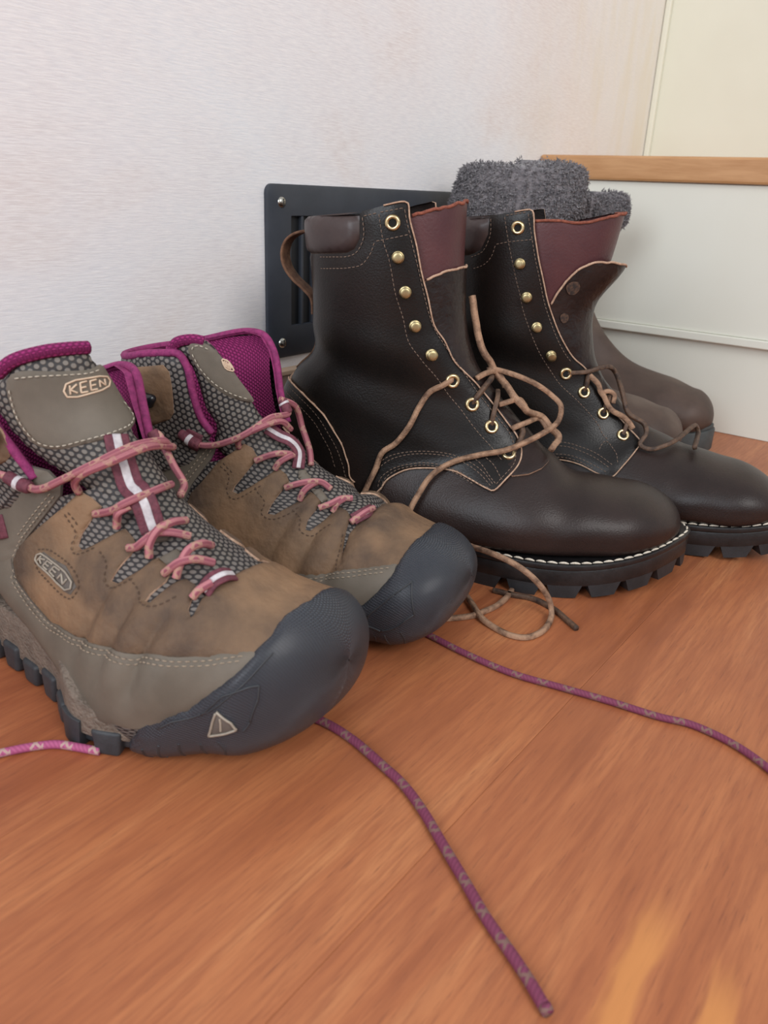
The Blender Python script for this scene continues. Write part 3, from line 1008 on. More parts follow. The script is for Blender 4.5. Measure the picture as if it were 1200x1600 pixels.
def log_spring(x):
    return 0.012 * max(0.0, (x - .23) / .11) ** 2
def log_top(x):
    return .0275 + log_spring(x) + .016 * float(smoothstep(.15, .08, x))
def log_mid(x):
    return .0225 + log_spring(x) + .016 * float(smoothstep(.15, .08, x))
def log_bot(x):
    return .0090 + log_spring(x) + .022 * float(smoothstep(.15, .09, x))

def lug(name, C, N, i0, i1, depth, zt, zb, mat_, parent, taper=.0022, out=0.0):
    """tread block along the outline samples i0..i1"""
    n = len(C)
    m = 5
    V = []
    for k in range(m):
        f = k / (m - 1)
        for (lev, tp) in ((1, -taper * .2), (0, taper)):
            q = i0 + (i1 - i0) * f
            a = int(math.floor(q)) % n; b = (a + 1) % n; w = q - math.floor(q)
            c = C[a] * (1 - w) + C[b] * w; nn = N[a] * (1 - w) + N[b] * w
            t = np.array([-nn[1], nn[0]])
            sgn = np.sign((C[b] - C[a]) @ t)
            sh = t * sgn * tp * (1 - 2 * f)
            for dep in (out, -depth):
                p = c + nn * dep + sh
                z = (zt(p[0]) if lev else zb(p[0]))
                V.append((p[0], p[1], z))
    F = []
    for k in range(m - 1):
        a, b = k * 4, (k + 1) * 4
        F += [(a, b, b + 1, a + 1), (a + 2, a + 3, b + 3, b + 2), (a, a + 2, b + 2, b), (a + 1, b + 1, b + 3, a + 3)]
    F += [(0, 1, 3, 2), ((m - 1) * 4, (m - 1) * 4 + 2, (m - 1) * 4 + 3, (m - 1) * 4 + 1)]
    bm = bmesh.new()
    vv = [bm.verts.new(v) for v in V]
    for f in F: bm.faces.new([vv[i] for i in f])
    bmesh.ops.recalc_face_normals(bm, faces=bm.faces[:])
    return obj_bm(name, bm, mat_, parent)

def log_sole(root, sg):
    o, C, N = sole_slab('outsole', LOG_OUT, log_mid, log_bot, M['welt'], root, sg=sg)
    w, C2, N2 = sole_slab('welt', [(x * 1.003, y * 1.015) for x, y in LOG_OUT], log_top, log_mid, M['welt'], root, sg=sg)
    # heel stack
    hp = [(0, 0), (.007, -.024), (.034, -.037), (.070, -.037), (.088, -.030), (.088, .030), (.070, .035), (.034, .036), (.007, .025)]
    sole_slab('heel_block', hp, lambda x: .0335, lambda x: 0.0, M['rubber_black'], root, sg=sg, n=120)
    n = len(C)
    L = np.concatenate([[0], np.cumsum(np.linalg.norm(np.diff(np.vstack([C, C[:1]]), axis=0), axis=1))])
    # lugs round the forefoot, both sides and toe
    pitch = .0305
    q = 0.02
    tot = L[-1]
    while q < tot - .02:
        i0 = np.interp(q + .0028, L, np.arange(n + 1)); i1 = np.interp(q + pitch - .0028, L, np.arange(n + 1))
        xm = C[int((i0 + i1) / 2) % n][0]
        if xm > .135:
            lug('lug', C, N, i0, i1, .021, lambda x: log_bot(x) + .001, lambda x: log_spring(x) * .98, M['rubber_black'], root, taper=.0034)
        q += pitch
    return C2, N2

def welt_stitch(C, N, inset, sg, root, pitch=.0084, length=.0074):
    V, F = [], []
    P = C - N * inset
    L = np.concatenate([[0], np.cumsum(np.linalg.norm(np.diff(np.vstack([P, P[:1]]), axis=0), axis=1))])
    Pc = np.vstack([P, P[:1]]); Nc = np.vstack([N, N[:1]])
    q = 0
    while q < L[-1] - length:
        pts = []
        for f in np.linspace(0, 1, 5):
            x = np.interp(q + f * length, L, Pc[:, 0]); y = np.interp(q + f * length, L, Pc[:, 1])
            nx = np.interp(q + f * length, L, Nc[:, 0]); ny = np.interp(q + f * length, L, Nc[:, 1])
            k = .0008 * (f - .5)
            pts.append((x + nx * k, y + ny * k, log_top(x) + .0002 + .0006 * math.sin(math.pi * f)))
        if pts[0][0] > .02:
            v, f_, _ = tube(pts, [.0004, .0008, .0009, .0008, .0004], 6)
            k = len(V); V += v; F += [tuple(i + k for i in g) for g in f_]
        q += pitch
    return acc_obj('welt_stitching', (V, F), M['thread_white'], root, 'stuff')

PROTO = {}
def eyelet_mesh():
    V, F = lathe([(.0027, -.001), (.0027, .0008), (.0034, .0015), (.0046, .0015), (.0055, .0007), (.0057, -.0004)], 24)
    return mesh_data('eyelet', V, F, M['eyelet_brass'])
def hook_mesh():
    V, F = lathe([(.0046, -.0004), (.0046, .0004), (.0040, .0008), (.0023, .0010), (.0020, .0024), (.0027, .0033), (.0038, .0038), (.0040, .0046), (.0034, .0051), (.0018, .0053), (.0, .0053)], 20)
    return mesh_data('hook', V, F, M['brass'])
PROTO['eyelet'] = eyelet_mesh()
PROTO['hook'] = hook_mesh()
PROTO['hole'] = mesh_data('eyelet_hole', *lathe([(.0, .0002), (.0031, .0002)], 16), M['hole'])

class LoggerBoot: pass

def log_disp(u, S, PH):
    """soft creases at the ankle"""
    D = np.zeros_like(S)
    X, Y, Z = u.P[..., 0], u.P[..., 1], u.P[..., 2]
    for (zc, slope, wd, amp) in ((.150, -.25, .012, -.0022), (.120, -.35, .010, .0012), (.172, -.12, .012, .0012)):
        d = (Z - (zc + slope * (X - .09))) / wd
        m = smoothstep(.0, .04, X) * smoothstep(.19, .14, X)
        D += amp * np.exp(-d * d) * m
    # ridge where the vamp flexes behind the toe
    d = (X - .245 - .15 * (Z - .05)) / .012
    D += -.0016 * np.exp(-d * d) * smoothstep(.03, .06, Z) * smoothstep(.30, .26, X)
    return D

LOG_ST = round_toe(LOG_ST, 14, .3345, .042, .018)
LOG_ST_B = Stations([list(r) for r in LOG_ST]); LOG_ST_B.knots = LOG_ST.knots
for i, fx in ((0, .176), (1, .172), (2, .166), (3, .156), (4, .159)):
    LOG_ST_B[i][2] = fx
for i, fx, fz in ((4, .161, .163), (5, .175, .145), (6, .186, .134), (7, .196, .124), (8, .205, .115), (9, .213, .107), (10, .222, .099), (11, .233, .092)):
    r = list(LOG_ST[i]); r[2], r[3] = fx, fz; LOG_ST[i] = tuple(r)

def mirror(pts):
    return [(s, -p) for s, p in reversed(pts)]
def mirror_back(pts):
    return [(s, 2 * math.pi - p) for s, p in reversed(pts)]

def lift(u, pts, n=80, smooth=True):
    """lace path: (u,v,h) = image point on this boot's surface lifted by h; ('f',u,v,z) = point at height z;
    ('p', s, phi, h) = surface point -> local positions"""
    out = []
    for q in pts:
        if q[0] == 'f':
            out.append(u.to_local(on_floor(q[1], q[2], q[3])))
        elif q[0] == 'p':
            out.append(u.ev(q[1], q[2], np.float64(q[3]))[0])
        elif q[0] == 'x':
            out.append(u.to_local(q[1:]))
        else:
            s_, p_ = u.px(q[0], q[1])
            out.append(u.ev(s_, p_, np.float64(q[2]))[0])
    return catmull(np.array(out), n) if smooth else np.array(out)

def lace(name, u, pts, m, r=.0016, flat=None, n=80, k=8, parent=None, wob=0.0):
    p = lift(u, pts, n)
    if wob:
        p = p + catmull(rng.normal(0, wob, (max(4, n // 6), 3)), n)
    V, F, UV = tube(p, r, k, flat=flat)
    return obj(name, V, F, m, parent or u.root, uv=UV)

def ring_part(name, u, uv, me, off, spin=None):
    p, n = u.ev(uv[0], uv[1], np.float64(off))
    return inst(name, me, u.root, frame_mat(p, n, spin))

def build_logger(b, D):
    """D holds traced outlines of one boot"""
    u = b.u
    PI = math.pi
    u.grid('vamp', D['vamp_s'], 1.0, M['leather_vamp'])
    # ---- quarter with its eyelet facing, wrapped round the back
    fe = u.pxs(D['facing'])            # top corner down the facing edge to the tip
    lo = u.pxs(D['quarter_low'])       # tip back along the vamp line
    bot = [(.575, 1.95), (.56, 2.35), (.50, 2.55), (.455, 2.75), (.44, PI)]
    tp = u.pxs(D['quarter_top'])       # from the pad corner to the facing top (ordered forward)
    pad = u.pxs(D['pad_edge'])         # from the pad corner down and back
    s_pad = pad[-1][0]
    near = [(s_pad, PI)] + list(reversed(pad)) + tp + fe + lo + bot
    # near is ordered pad-back .. facing .. sole .. heel ; mirrored over the heel
    poly = near[1:] + [(s, 2 * PI - max(p, .36)) for s, p in reversed(near[1:-1])]
    qo = u.patch('quarter', poly, [M['leather_black'], M['raw_edge']], h=.0022, r=.0012, step=.0045, edge=.55)
    # ---- padded collar round the back
    tpd = u.pxs(D['pad_top'])
    padn = tpd + pad
    poly = list(reversed(tpd)) + [(s, 2 * PI - p) for s, p in tpd]
    poly = poly + [(s, 2 * PI - p) for s, p in pad][0:] + [(s_pad, PI)] + list(reversed(pad))
    poly2 = []
    for q in poly:
        if not poly2 or abs(q[0] - poly2[-1][0]) + abs(q[1] - poly2[-1][1]) > 1e-4: poly2.append(q)
    u.patch('collar_pad', poly2, [M['leather_collar'], M['leather_collar']], h=.0042, r=.006, step=.0035, edge=.2)
    # ---- lining inside the shaft
    ph = np.linspace(fe[0][1] + .12, 2 * PI - fe[0][1] - .12, 50)
    st = fe[0][0] + .004 + (tpd[-1][0] + .014 - fe[0][0]) * smoothstep(fe[0][1], fe[0][1] + .5, np.minimum(ph, 2 * PI - ph))
    G = [u.ev(st + (.26 - st) * k / 13.0, ph, np.full(50, -.0012))[0] for k in range(14)]
    V = np.vstack(G); F = [(i * 50 + j, i * 50 + j + 1, (i + 1) * 50 + j + 1, (i + 1) * 50 + j) for i in range(13) for j in range(49)]
    obj('lining', V, F, M['suede'], b.root)
    # ---- pale raw edges of the cut leather
    acc = ([], [])
    for pts, off in ((tp[1:] + fe + lo, .0021), (u.pxs(D['counter'])[1:], .0043)):
        p_, n_ = u.path(pts, 160, off)
        v_, f_, _ = tube(p_, .00065, 6)
        k_ = len(acc[0]); acc[0].extend(v_); acc[1].extend([tuple(i + k_ for i in g) for g in f_])
    acc_obj('raw_edge', acc, M['raw_edge'], b.root)
    # ---- heel counter
    ce = u.pxs(D['counter'])
    poly = ce + [(.535, 1.9), (.5, 2.3), (.46, 2.7), (.44, PI)]
    poly = poly + [(s, 2 * PI - p) for s, p in reversed(poly[:-1])]
    hc = u.patch('heel_counter', poly, [M['leather_black'], M['raw_edge']], h=.0022, r=.001, base=.0022, step=.0045, edge=.6)
    # ---- tongues
    u.patch('tongue', u.pxs(D['tongue_in']) if D['far'] is None else D['tongue_in_p'], [M['leather_burgundy'], M['raw_edge_red']], h=.0022, r=.0008, base=D.get('tin', -.0052), step=.004, edge=.9, lip=.0026,
            extra=D.get('tongue_in_x'))
    u.patch('tongue_cover', D['tongue_out_p'], [M['leather_cover'], M['raw_edge']], h=.002, r=.0008, base=D.get('tout', -.0030), step=.004, edge=.9, lip=.0022, extra=D.get('tongue_out_x'))
    # ---- frayed edges along the tops of both tongues
    for pts, off, ex, mm, nm in ((D['tongue_top_e'], D.get('tin', -.0052) + .0020, None, 'raw_edge_red', 'tongue_edge'), (D['cover_top_e'], D.get('tout', -.0030) + .0018, D.get('tongue_out_x'), 'raw_edge', 'cover_edge')):
        p_, n_ = u.path(u.pxs(pts), 90, off, ex)
        p_ = p_ + catmull(rng.normal(0, .00035, (24, 3)), 90)
        v_, f_, _ = tube(p_, .0013 if nm == 'tongue_edge' else .0010, 6); obj(nm, v_, f_, M[mm], b.root)
    # ---- stitching
    acc = ([], [])
    for row in D['stitch']:
        u.stitches(u.pxs(row[0]), row[1], pitch=.0034, length=.0024, r=.00035, acc=acc)
    acc_obj('stitching', acc, M['thread_brown'], b.root, 'stuff')
    # ---- brass fittings, near and far side
    for (x, y) in D['hooks']:
        s, p = u.px(x, y)
        ring_part('hook', u, (s, p), PROTO['hook'], .0024)
        ring_part('hook', u, (s, -p), PROTO['hook'], .0024)
    for (x, y) in D['eyelets']:
        s, p = u.px(x, y)
        for sg in (1, -1):
            e = ring_part('eyelet', u, (s, sg * max(p, .30)), PROTO['eyelet'], .0024)
            inst('eyelet_hole', PROTO['hole'], e, Matrix.Identity(4))
    return b

def make_logger(O, T, left, label, table):
    d = (T[0] - O[0], T[1] - O[1])
    root = empty('leather_boot', (O[0], O[1], 0), math.atan2(d[1], d[0]))
    tag(root, label, 'boot', 'pair of tall dark leather boots')
    u = Upper(root, O, T, table, left, log_disp)
    b = LoggerBoot(); b.root = root; b.u = u; b.sg = -1.0 if left else 1.0
    C, N = log_sole(root, b.sg)
    welt_stitch(C, N, .0028, b.sg, root)
    return b

bootA = make_logger((.482, .462), (.600, .137), False, 'tall black-brown leather lace-up boot with a pull loop, in front of the vent', LOG_ST)
bootB = make_logger((.620, .420), (.752, .062), True, 'tall black-brown leather lace-up boot with flared tongue, right of the other laced one', LOG_ST_B)

DA = dict(
    vamp_s=.46, far=None,
    facing=[(637, 317), (640, 343), (650, 383), (658, 427), (668, 467), (678, 510), (693, 533), (707, 563), (722, 580), (742, 600), (767, 630), (790, 660), (807, 684), (814, 708), (809, 729), (790, 751), (771, 768)],
    quarter_low=[(760, 764), (730, 747), (707, 736), (674, 732), (640, 733), (614, 744), (599, 759), (593, 779)],
    quarter_top=[(567, 330), (600, 321), (630, 315)],
    pad_edge=[(563, 337), (563, 373), (555, 389), (543, 395), (520, 396), (500, 396)],
    pad_top=[(562, 331), (540, 335), (500, 338)],
    counter=[('p', .283, math.pi), (457, 592), (464, 601), (477, 613), (494, 630), (509, 646), (522, 667), (536, 691), (545, 717), (557, 753)],
    tongue_in=[(641, 338), (660, 333), (683, 328), (710, 321), (737, 315), ('p', .048, -.6), ('p', .05, -1.1), ('p', .2, -1.0), ('p', .2, .9), ('p', .1, 1.15)],
    tongue_out_p=None,
    tongue_top_e=[(643, 337), (660, 333), (683, 328), (710, 321), (737, 315), ('p', .048, -.5)],
    cover_top_e=[(667, 439), (690, 427), (712, 421), (733, 416), ('p', .115, -.5)],
    hooks=[(622, 402), (633, 456), (648, 509), (673, 554)],
    eyelets=[(614, 348), (706, 595), (737, 632), (767, 667), (794, 710)],
    stitch=[
        ([(593, 332), (600, 377), (608, 403), (618, 457), (630, 497), (638, 533), (657, 560), (677, 583), (700, 615), (719, 639), (741, 669), (767, 699), (785, 722)], .0024),
        ([(632, 325), (633, 333), (640, 367), (652, 417), (662, 463), (677, 513), (693, 540), (716, 574), (740, 608), (765, 640), (795, 678), (806, 705)], .0024),
        ([(593, 332), (630, 325)], .0024), ([(587, 377), (612, 372), (639, 366)], .0024),
        ([(568, 337), (570, 370), (560, 393), (547, 400), (525, 401), (502, 401)], .0024),
        ([(587, 377), (578, 400), (567, 413), (547, 418), (525, 419), (504, 419)], .0024),
        ([(568, 338), (593, 332)], .0024),
        ([(586, 736), (595, 721), (614, 710), (640, 705), (670, 704), (700, 708), (730, 721), (756, 740), (771, 759)], .0024),
        ([(589, 741), (598, 726), (616, 715), (641, 709), (670, 708), (699, 712), (727, 725), (752, 744), (768, 762)], .0024),
        ([(591, 762), (602, 741), (625, 728), (655, 723), (685, 726), (715, 737), (745, 756), (768, 766)], .0024),
        ([(593, 768), (605, 746), (627, 732), (656, 727), (684, 730), (713, 741), (742, 759)], .0024),
        ([(735, 712), (752, 727), (775, 758)], .0024), ([(752, 710), (771, 728), (785, 752)], .0024), ([(806, 705), (802, 728), (775, 760)], .0024),
        ([(458, 602), (471, 617), (488, 634), (503, 652), (516, 674), (529, 698), (538, 722), (547, 748)], .0046),
        ([(455, 612), (467, 626), (482, 642), (497, 660), (508, 680), (520, 704), (528, 730)], .0046),
    ])
uA = bootA.u
DA['tongue_out_p'] = uA.pxs([(667, 439), (690, 427), (712, 421), (733, 416)]) + [(.115, -.5), (.13, -1.0), (.3, -.8), (.42, -.6), (.55, -.5), (.55, .5), (.42, .6), (.3, .8), (.2, 1.0), (.15, 1.15)]
build_logger(bootA, DA)
# flap of the tongue showing below the facing tip
uA.patch('tongue_base', uA.pxs([(806, 690), (822, 690), (845, 708), (857, 721), (846, 733), (826, 742), (800, 745), (790, 735)]), [M['leather_vamp'], M['raw_edge']], h=.0016, r=.0008, base=.0006, step=.003, edge=.8)
# back seam and pull loop
p, n = uA.path([(.10, math.pi), (.2, math.pi), (.27, math.pi)], 30, .0024)
V, F, UV = tube(p, 1.0, 8, flat=(.0050, .0009), up=n); obj('back_strip', V, F, M['suede'], bootA.root)
LP = [(.034, 0, .243), (.026, 0, .248), (.014, 0, .246), (.006, 0, .240), (.003, 0, .231), (.005, 0, .221), (.012, 0, .212), (.021, 0, .205), (.028, 0, .198), (.0295, 0, .186)]
pp = catmull(np.array(LP), 60)
V, F, UV = tube(pp, 1.0, 12, flat=(.0085, .0013), up=(1, 0, 0)); obj('pull_loop', V, F, M['suede'], bootA.root)

DB = dict(
    vamp_s=.46, far=1,
    tongue_top_e=[(836, 345), (845, 344), (871, 346), (904, 349), (937, 345), (968, 337), ('p', .055, .2), ('p', .055, -.5)],
    cover_top_e=[(862, 476), (874, 455), (896, 430), (922, 412), (944, 408), (972, 413), ('p', .113, -.25)],
    facing=[(831, 328), (836, 367), (843, 411), (852, 455), (863, 495), (878, 532), (896, 560), (912, 575), (928, 598), (947, 630), (973, 661), (990, 680), (1000, 694), (993, 705), (975, 727), (953, 747)],
    quarter_low=[(933, 740), (907, 727), (883, 720), (860, 718), (835, 722), (820, 735)],
    quarter_top=[(768, 337), (805, 331), (822, 328)],
    pad_edge=[(766, 341), (764, 366), (753, 389), (742, 396), (733, 399)],
    pad_top=[(764, 337), (748, 341), (733, 343)],
    counter=[('p', .283, math.pi), ('p', .30, 2.9), ('p', .36, 2.45), ('p', .42, 2.05), ('p', .497, 1.6)],
    hooks=[(813, 412), (823, 464), (838, 511), (860, 554)],
    eyelets=[(810, 356), (883, 583), (911, 613), (941, 646), (972, 681)],
    stitch=[
        ([(790, 337), (793, 360), (798, 390), (806, 430), (814, 465), (824, 505), (838, 540), (853, 567), (872, 598), (905, 630), (932, 662), (952, 690)], .0024),
        ([(826, 332), (831, 367), (838, 411), (847, 457), (858, 499), (873, 537), (892, 566)], .0024),
        ([(790, 337), (826, 331)], .0024), ([(775, 382), (795, 378), (832, 374)], .0024),
        ([(769, 340), (768, 367), (757, 392), (745, 399), (735, 402)], .0024),
        ([(776, 382), (770, 400), (760, 412), (747, 418), (738, 420)], .0024),
        ([(860, 690), (885, 692), (910, 700), (935, 712), (960, 730)], .0024), ([(860, 696), (885, 698), (908, 706), (932, 718), (955, 734)], .0024),
        ([(860, 709), (885, 711), (908, 718), (932, 730), (950, 740)], .0024), ([(862, 714), (885, 716), (907, 723), (930, 735)], .0024),
        ([(935, 705), (945, 690), (962, 710), (965, 725)], .0024),
    ])
uB = bootB.u
DB['tongue_in_p'] = uB.pxs([(832, 345), (845, 344), (871, 346), (904, 349), (937, 345), (968, 337)]) + [(.055, .2), (.055, -.6), (.06, -1.1), (.2, -1.0), (.2, 1.2), (.12, 1.6)]
DB['tongue_out_p'] = uB.pxs([(858, 484), (864, 472), (874, 455), (896, 430), (922, 412), (944, 408), (972, 413)]) + [(.113, -.25), (.16, -.6), (.28, -.6), (.42, -.5), (.55, -.5), (.55, .5), (.42, .7), (.3, .9), (.22, 1.2)]
def flare_b(s, ph, p0, dist):
    return .012 * smoothstep(.165, .105, s) * smoothstep(.9, .0, np.abs(ph - .05))
DB['tongue_out_x'] = flare_b
build_logger(bootB, DB)
for pts in ([(885, 447), (893, 441), (904, 442), (905, 452), (898, 460), (888, 459)], [(875, 495), (880, 490), (888, 493), (887, 501), (880, 505)]):
    uB.patch('scuff_mark', uB.pxs(pts), [M['scuff'], M['scuff']], h=.0003, r=.003, base=.0002, step=.002, extra=flare_b, smooth=24)

# ------------------------------------------------------------------ hiking boots
HIK_ST = [
    # Bx    Bz    Fx    Fz    w    tm   pF   pB   yc
    (.014, .190, .113, .205, .038, .50, 2.0, 2.2, .000),
    (.012, .165, .118, .184, .038, .50, 2.0, 2.2, .000),
    (.010, .140, .124, .163, .038, .50, 2.0, 2.2, .000),
    (.007, .116, .131, .146, .037, .48, 2.0, 2.2, .000),
    (.003, .091, .140, .131, .036, .46, 2.0, 2.2, .000),
    (.002, .066, .150, .120, .037, .42, 2.0, 2.4, .000),
    (.006, .044, .160, .111, .039, .40, 2.0, 2.8, .000),
    (.020, .032, .170, .104, .042, .38, 2.0, 3.2, .000),
    (.060, .029, .181, .098, .045, .36, 2.0, 3.4, -.002),
    (.110, .026, .193, .092, .049, .35, 2.0, 3.4, -.003),
    (.155, .023, .207, .087, .053, .36, 2.0, 3.2, -.003),
    (.195, .020, .223, .082, .053, .38, 2.0, 3.0, .000),
    (.227, .019, .241, .078, .049, .40, 2.1, 2.8, .003),
    (.250, .021, .257, .073, .042, .42, 2.2, 2.6, .006),
    (.267, .026, .271, .066, .031, .44, 2.2, 2.4, .008),
    (.277, .035, .279, .057, .017, .46, 2.2, 2.2, .009),
    (.2815, .045, .2815, .046, .001, .50, 2.0, 2.0, .009),
]
HIK_OUT = [(.000, .000), (.006, -.022), (.030, -.036), (.075, -.040), (.12, -.047), (.16, -.063), (.195, -.066), (.226, -.055),
           (.252, -.034), (.268, -.012), (.272, .010), (.265, .028), (.246, .043), (.213, .052), (.17, .049), (.115, .039), (.07, .035), (.030, .035), (.006, .022)]
def hik_spring(x):
    return 0.016 * max(0.0, (x - .185) / .095) ** 2
class Hiker: pass
HIK_STA = [list(r) for r in HIK_ST]
HIK_STB = [list(r) for r in HIK_ST]
for i, fx, fz in ((3, .133, .150), (4, .144, .136), (5, .155, .125), (6, .165, .116), (7, .175, .109), (8, .186, .103), (9, .198, .098), (10, .212, .093),
                  (11, .228, .085), (12, .245, .077), (13, .260, .069), (14, .273, .061), (15, .280, .053)):
    HIK_STA[i][2], HIK_STA[i][3] = fx, fz
for i, fx, fz in ((3, .128, .142), (4, .135, .124), (5, .143, .111), (6, .152, .101), (7, .162, .094), (8, .174, .087), (9, .188, .079), (10, .204, .073),
                  (11, .221, .068), (12, .240, .064), (13, .257, .060), (14, .271, .055), (15, .279, .049)):
    HIK_STB[i][2], HIK_STB[i][3] = fx, fz
for i in range(12, 17):
    HIK_STA[i][8] += .005
for i, bz in ((10, .018), (11, .012), (12, .010), (13, .013), (14, .020), (15, .031), (16, .042)):
    HIK_STA[i][1] = bz; HIK_STB[i][1] = bz
for i, w in ((0, .046), (1, .045), (2, .043), (3, .040)):
    HIK_STA[i][4] = w; HIK_STB[i][4] = w

def hik_disp_leather(u, S, PH):
    """creases across the flexing vamp"""
    D = np.zeros_like(S)
    X, Z = u.P[..., 0], u.P[..., 2]
    for (xc, sl, wd, amp) in ((.150, .35, .0045, -.0026), (.172, .30, .0045, -.0030), (.194, .25, .0045, -.0032), (.160, .33, .006, .0016), (.183, .28, .006, .0018), (.205, .25, .006, .0018)):
        d = (X - xc - sl * (Z - .06)) / wd
        D += amp * np.exp(-d * d) * smoothstep(.035, .05, Z) * smoothstep(.095, .075, Z)
    return D

def make_hiker(O, T, left, label, table, k):
    """k: size factor of this boot; the sole takes up the height"""
    O = (O[0] * k, O[1] * k); T = (T[0] * k, T[1] * k)
    dz = CAM_H * (1 - k)
    tab = [[r[0] * k, r[1] * k + dz, r[2] * k, r[3] * k + dz, r[4] * k, r[5], r[6], r[7], r[8] * k] for r in table]
    for i, bz, pb, dw in ((9, .022, 3.6, .001), (10, .009, 4.2, .004), (11, .002, 4.4, .005), (12, .007, 3.6, .004), (13, .019, 3.0, .002)):
        tab[i][1] = bz; tab[i][7] = pb; tab[i][4] += dw; tab[i][8] -= dw * .8
    tab = round_toe(tab, 12, .2775 * k, .048 * k + dz * .8, tab[16][8], 2.1)
    d = (T[0] - O[0], T[1] - O[1])
    root = empty('hiking_boot', (O[0], O[1], 0), math.atan2(d[1], d[0]))
    tag(root, label, 'boot', 'pair of brown hiking boots')
    u = Upper(root, O, T, tab, left, hik_disp_leather)
    b = Hiker(); b.root = root; b.u = u; b.sg = -1.0 if left else 1.0; b.k = k; b.dz = dz
    return b

def stroke_letters(u, quad, text, r, off, m, parent, name, frame=True, extra=None):
    """raised letters and their long hexagonal frame inside a quad of image points (tl, tr, br, bl)"""
    uv = np.array(u.pxs(quad))
    def at(a, c):
        w = np.array([(1 - a) * (1 - c), a * (1 - c), a * c, (1 - a) * c])
        return w @ uv
    G = {'K': [[(.1, 0), (.1, 1)], [(.9, 0), (.15, .5), (.9, 1)]],
         'E': [[(.9, 0), (.1, .05), (.1, .95), (.9, 1)], [(.1, .5), (.75, .5)]],
         'N': [[(.1, 1), (.1, .08), (.85, .92), (.85, 0)]]}
    V, F = [], []
    def add(pts, closed=False):
        P = []
        pts = list(pts) + ([pts[0]] if closed else [])
        for a, b_ in zip(pts[:-1], pts[1:]):
            for f in np.linspace(0, 1, 8)[:-1]:
                P.append(at(a[0] + (b_[0] - a[0]) * f, a[1] + (b_[1] - a[1]) * f))
        if not closed: P.append(at(*pts[-1]))
        P = np.array(P)
        p, n = u.ev(P[:, 0], P[:, 1], off + (extra(P[:, 0], P[:, 1], None, None) if extra else np.zeros(len(P))))
        v, f_, _ = tube(p, r, 6, closed=closed, up=n)
        k = len(V); V.extend(v); F.extend([tuple(i + k for i in g) for g in f_])
    k = len(text)
    for i, ch in enumerate(text):
        x0 = .115 + .79 * i / k; w = .79 / k * .84
        bow = [0.06, 0.0, 0.0, 0.06]
        for st in G[ch]:
            add([(x0 + q[0] * w, .22 + bow[i] + q[1] * (.56 - 2 * bow[i])) for q in st])
    if frame:
        add([(.07, .2), (.25, .08), (.75, .08), (.93, .2), (.98, .5), (.93, .8), (.75, .92), (.25, .92), (.07, .8), (.02, .5)], True)
    return obj(name, V, F, m, parent)

def strap(u, pts, width, thick, m, name, parent, n=40, h=None):
    """flat webbing lying on the surface through lifted image points"""
    p = lift(u, pts, n)
    nn = []
    for q in p:
        hit = u.bvh.find_nearest(Vector(q))
        w = Vector(q) - hit[0]
        i, j = divmod(hit[2], u.NP)
        nn.append(u.N[i, j])
    V, F, UV = tube(p, 1.0, 10, flat=(width / 2, thick / 2), up=np.array(nn))
    return obj(name, V, F, m, parent, uv=UV), p, np.array(nn)

def hook_black(u, uv, off, parent):
    p, n = u.ev(uv[0], uv[1], np.float64(off))
    bm = bmesh.new()
    bmesh.ops.create_uvsphere(bm, u_segments=14, v_segments=8, radius=.0055)
    for v in bm.verts:
        v.co.x *= 1.25; v.co.z = v.co.z * .75 + .0035
        if v.co.x > .002: v.co.y *= .7
    o = obj_bm('lace_hook', bm, M['hook_black'], parent, smooth=True)
    o.matrix_local = frame_mat(p, n, (1, 0, .5))
    return o

hikA = make_hiker((.250, .508), (.274, .221), False, 'brown hiking boot nearest the camera, with a lettered oval badge on its side', HIK_STA, .955)
hikB = make_hiker((.368, .508), (.425, .240), True, 'brown hiking boot standing between the nearest hiking boot and the tall leather boots', HIK_STB, .975)

def clean(poly, eps=1e-3):
    out = []
    for q in poly:
        if not out or abs(q[0] - out[-1][0]) * .42 + abs(q[1] - out[-1][1]) * .045 > eps * .2: out.append(tuple(map(float, q)))
    return out

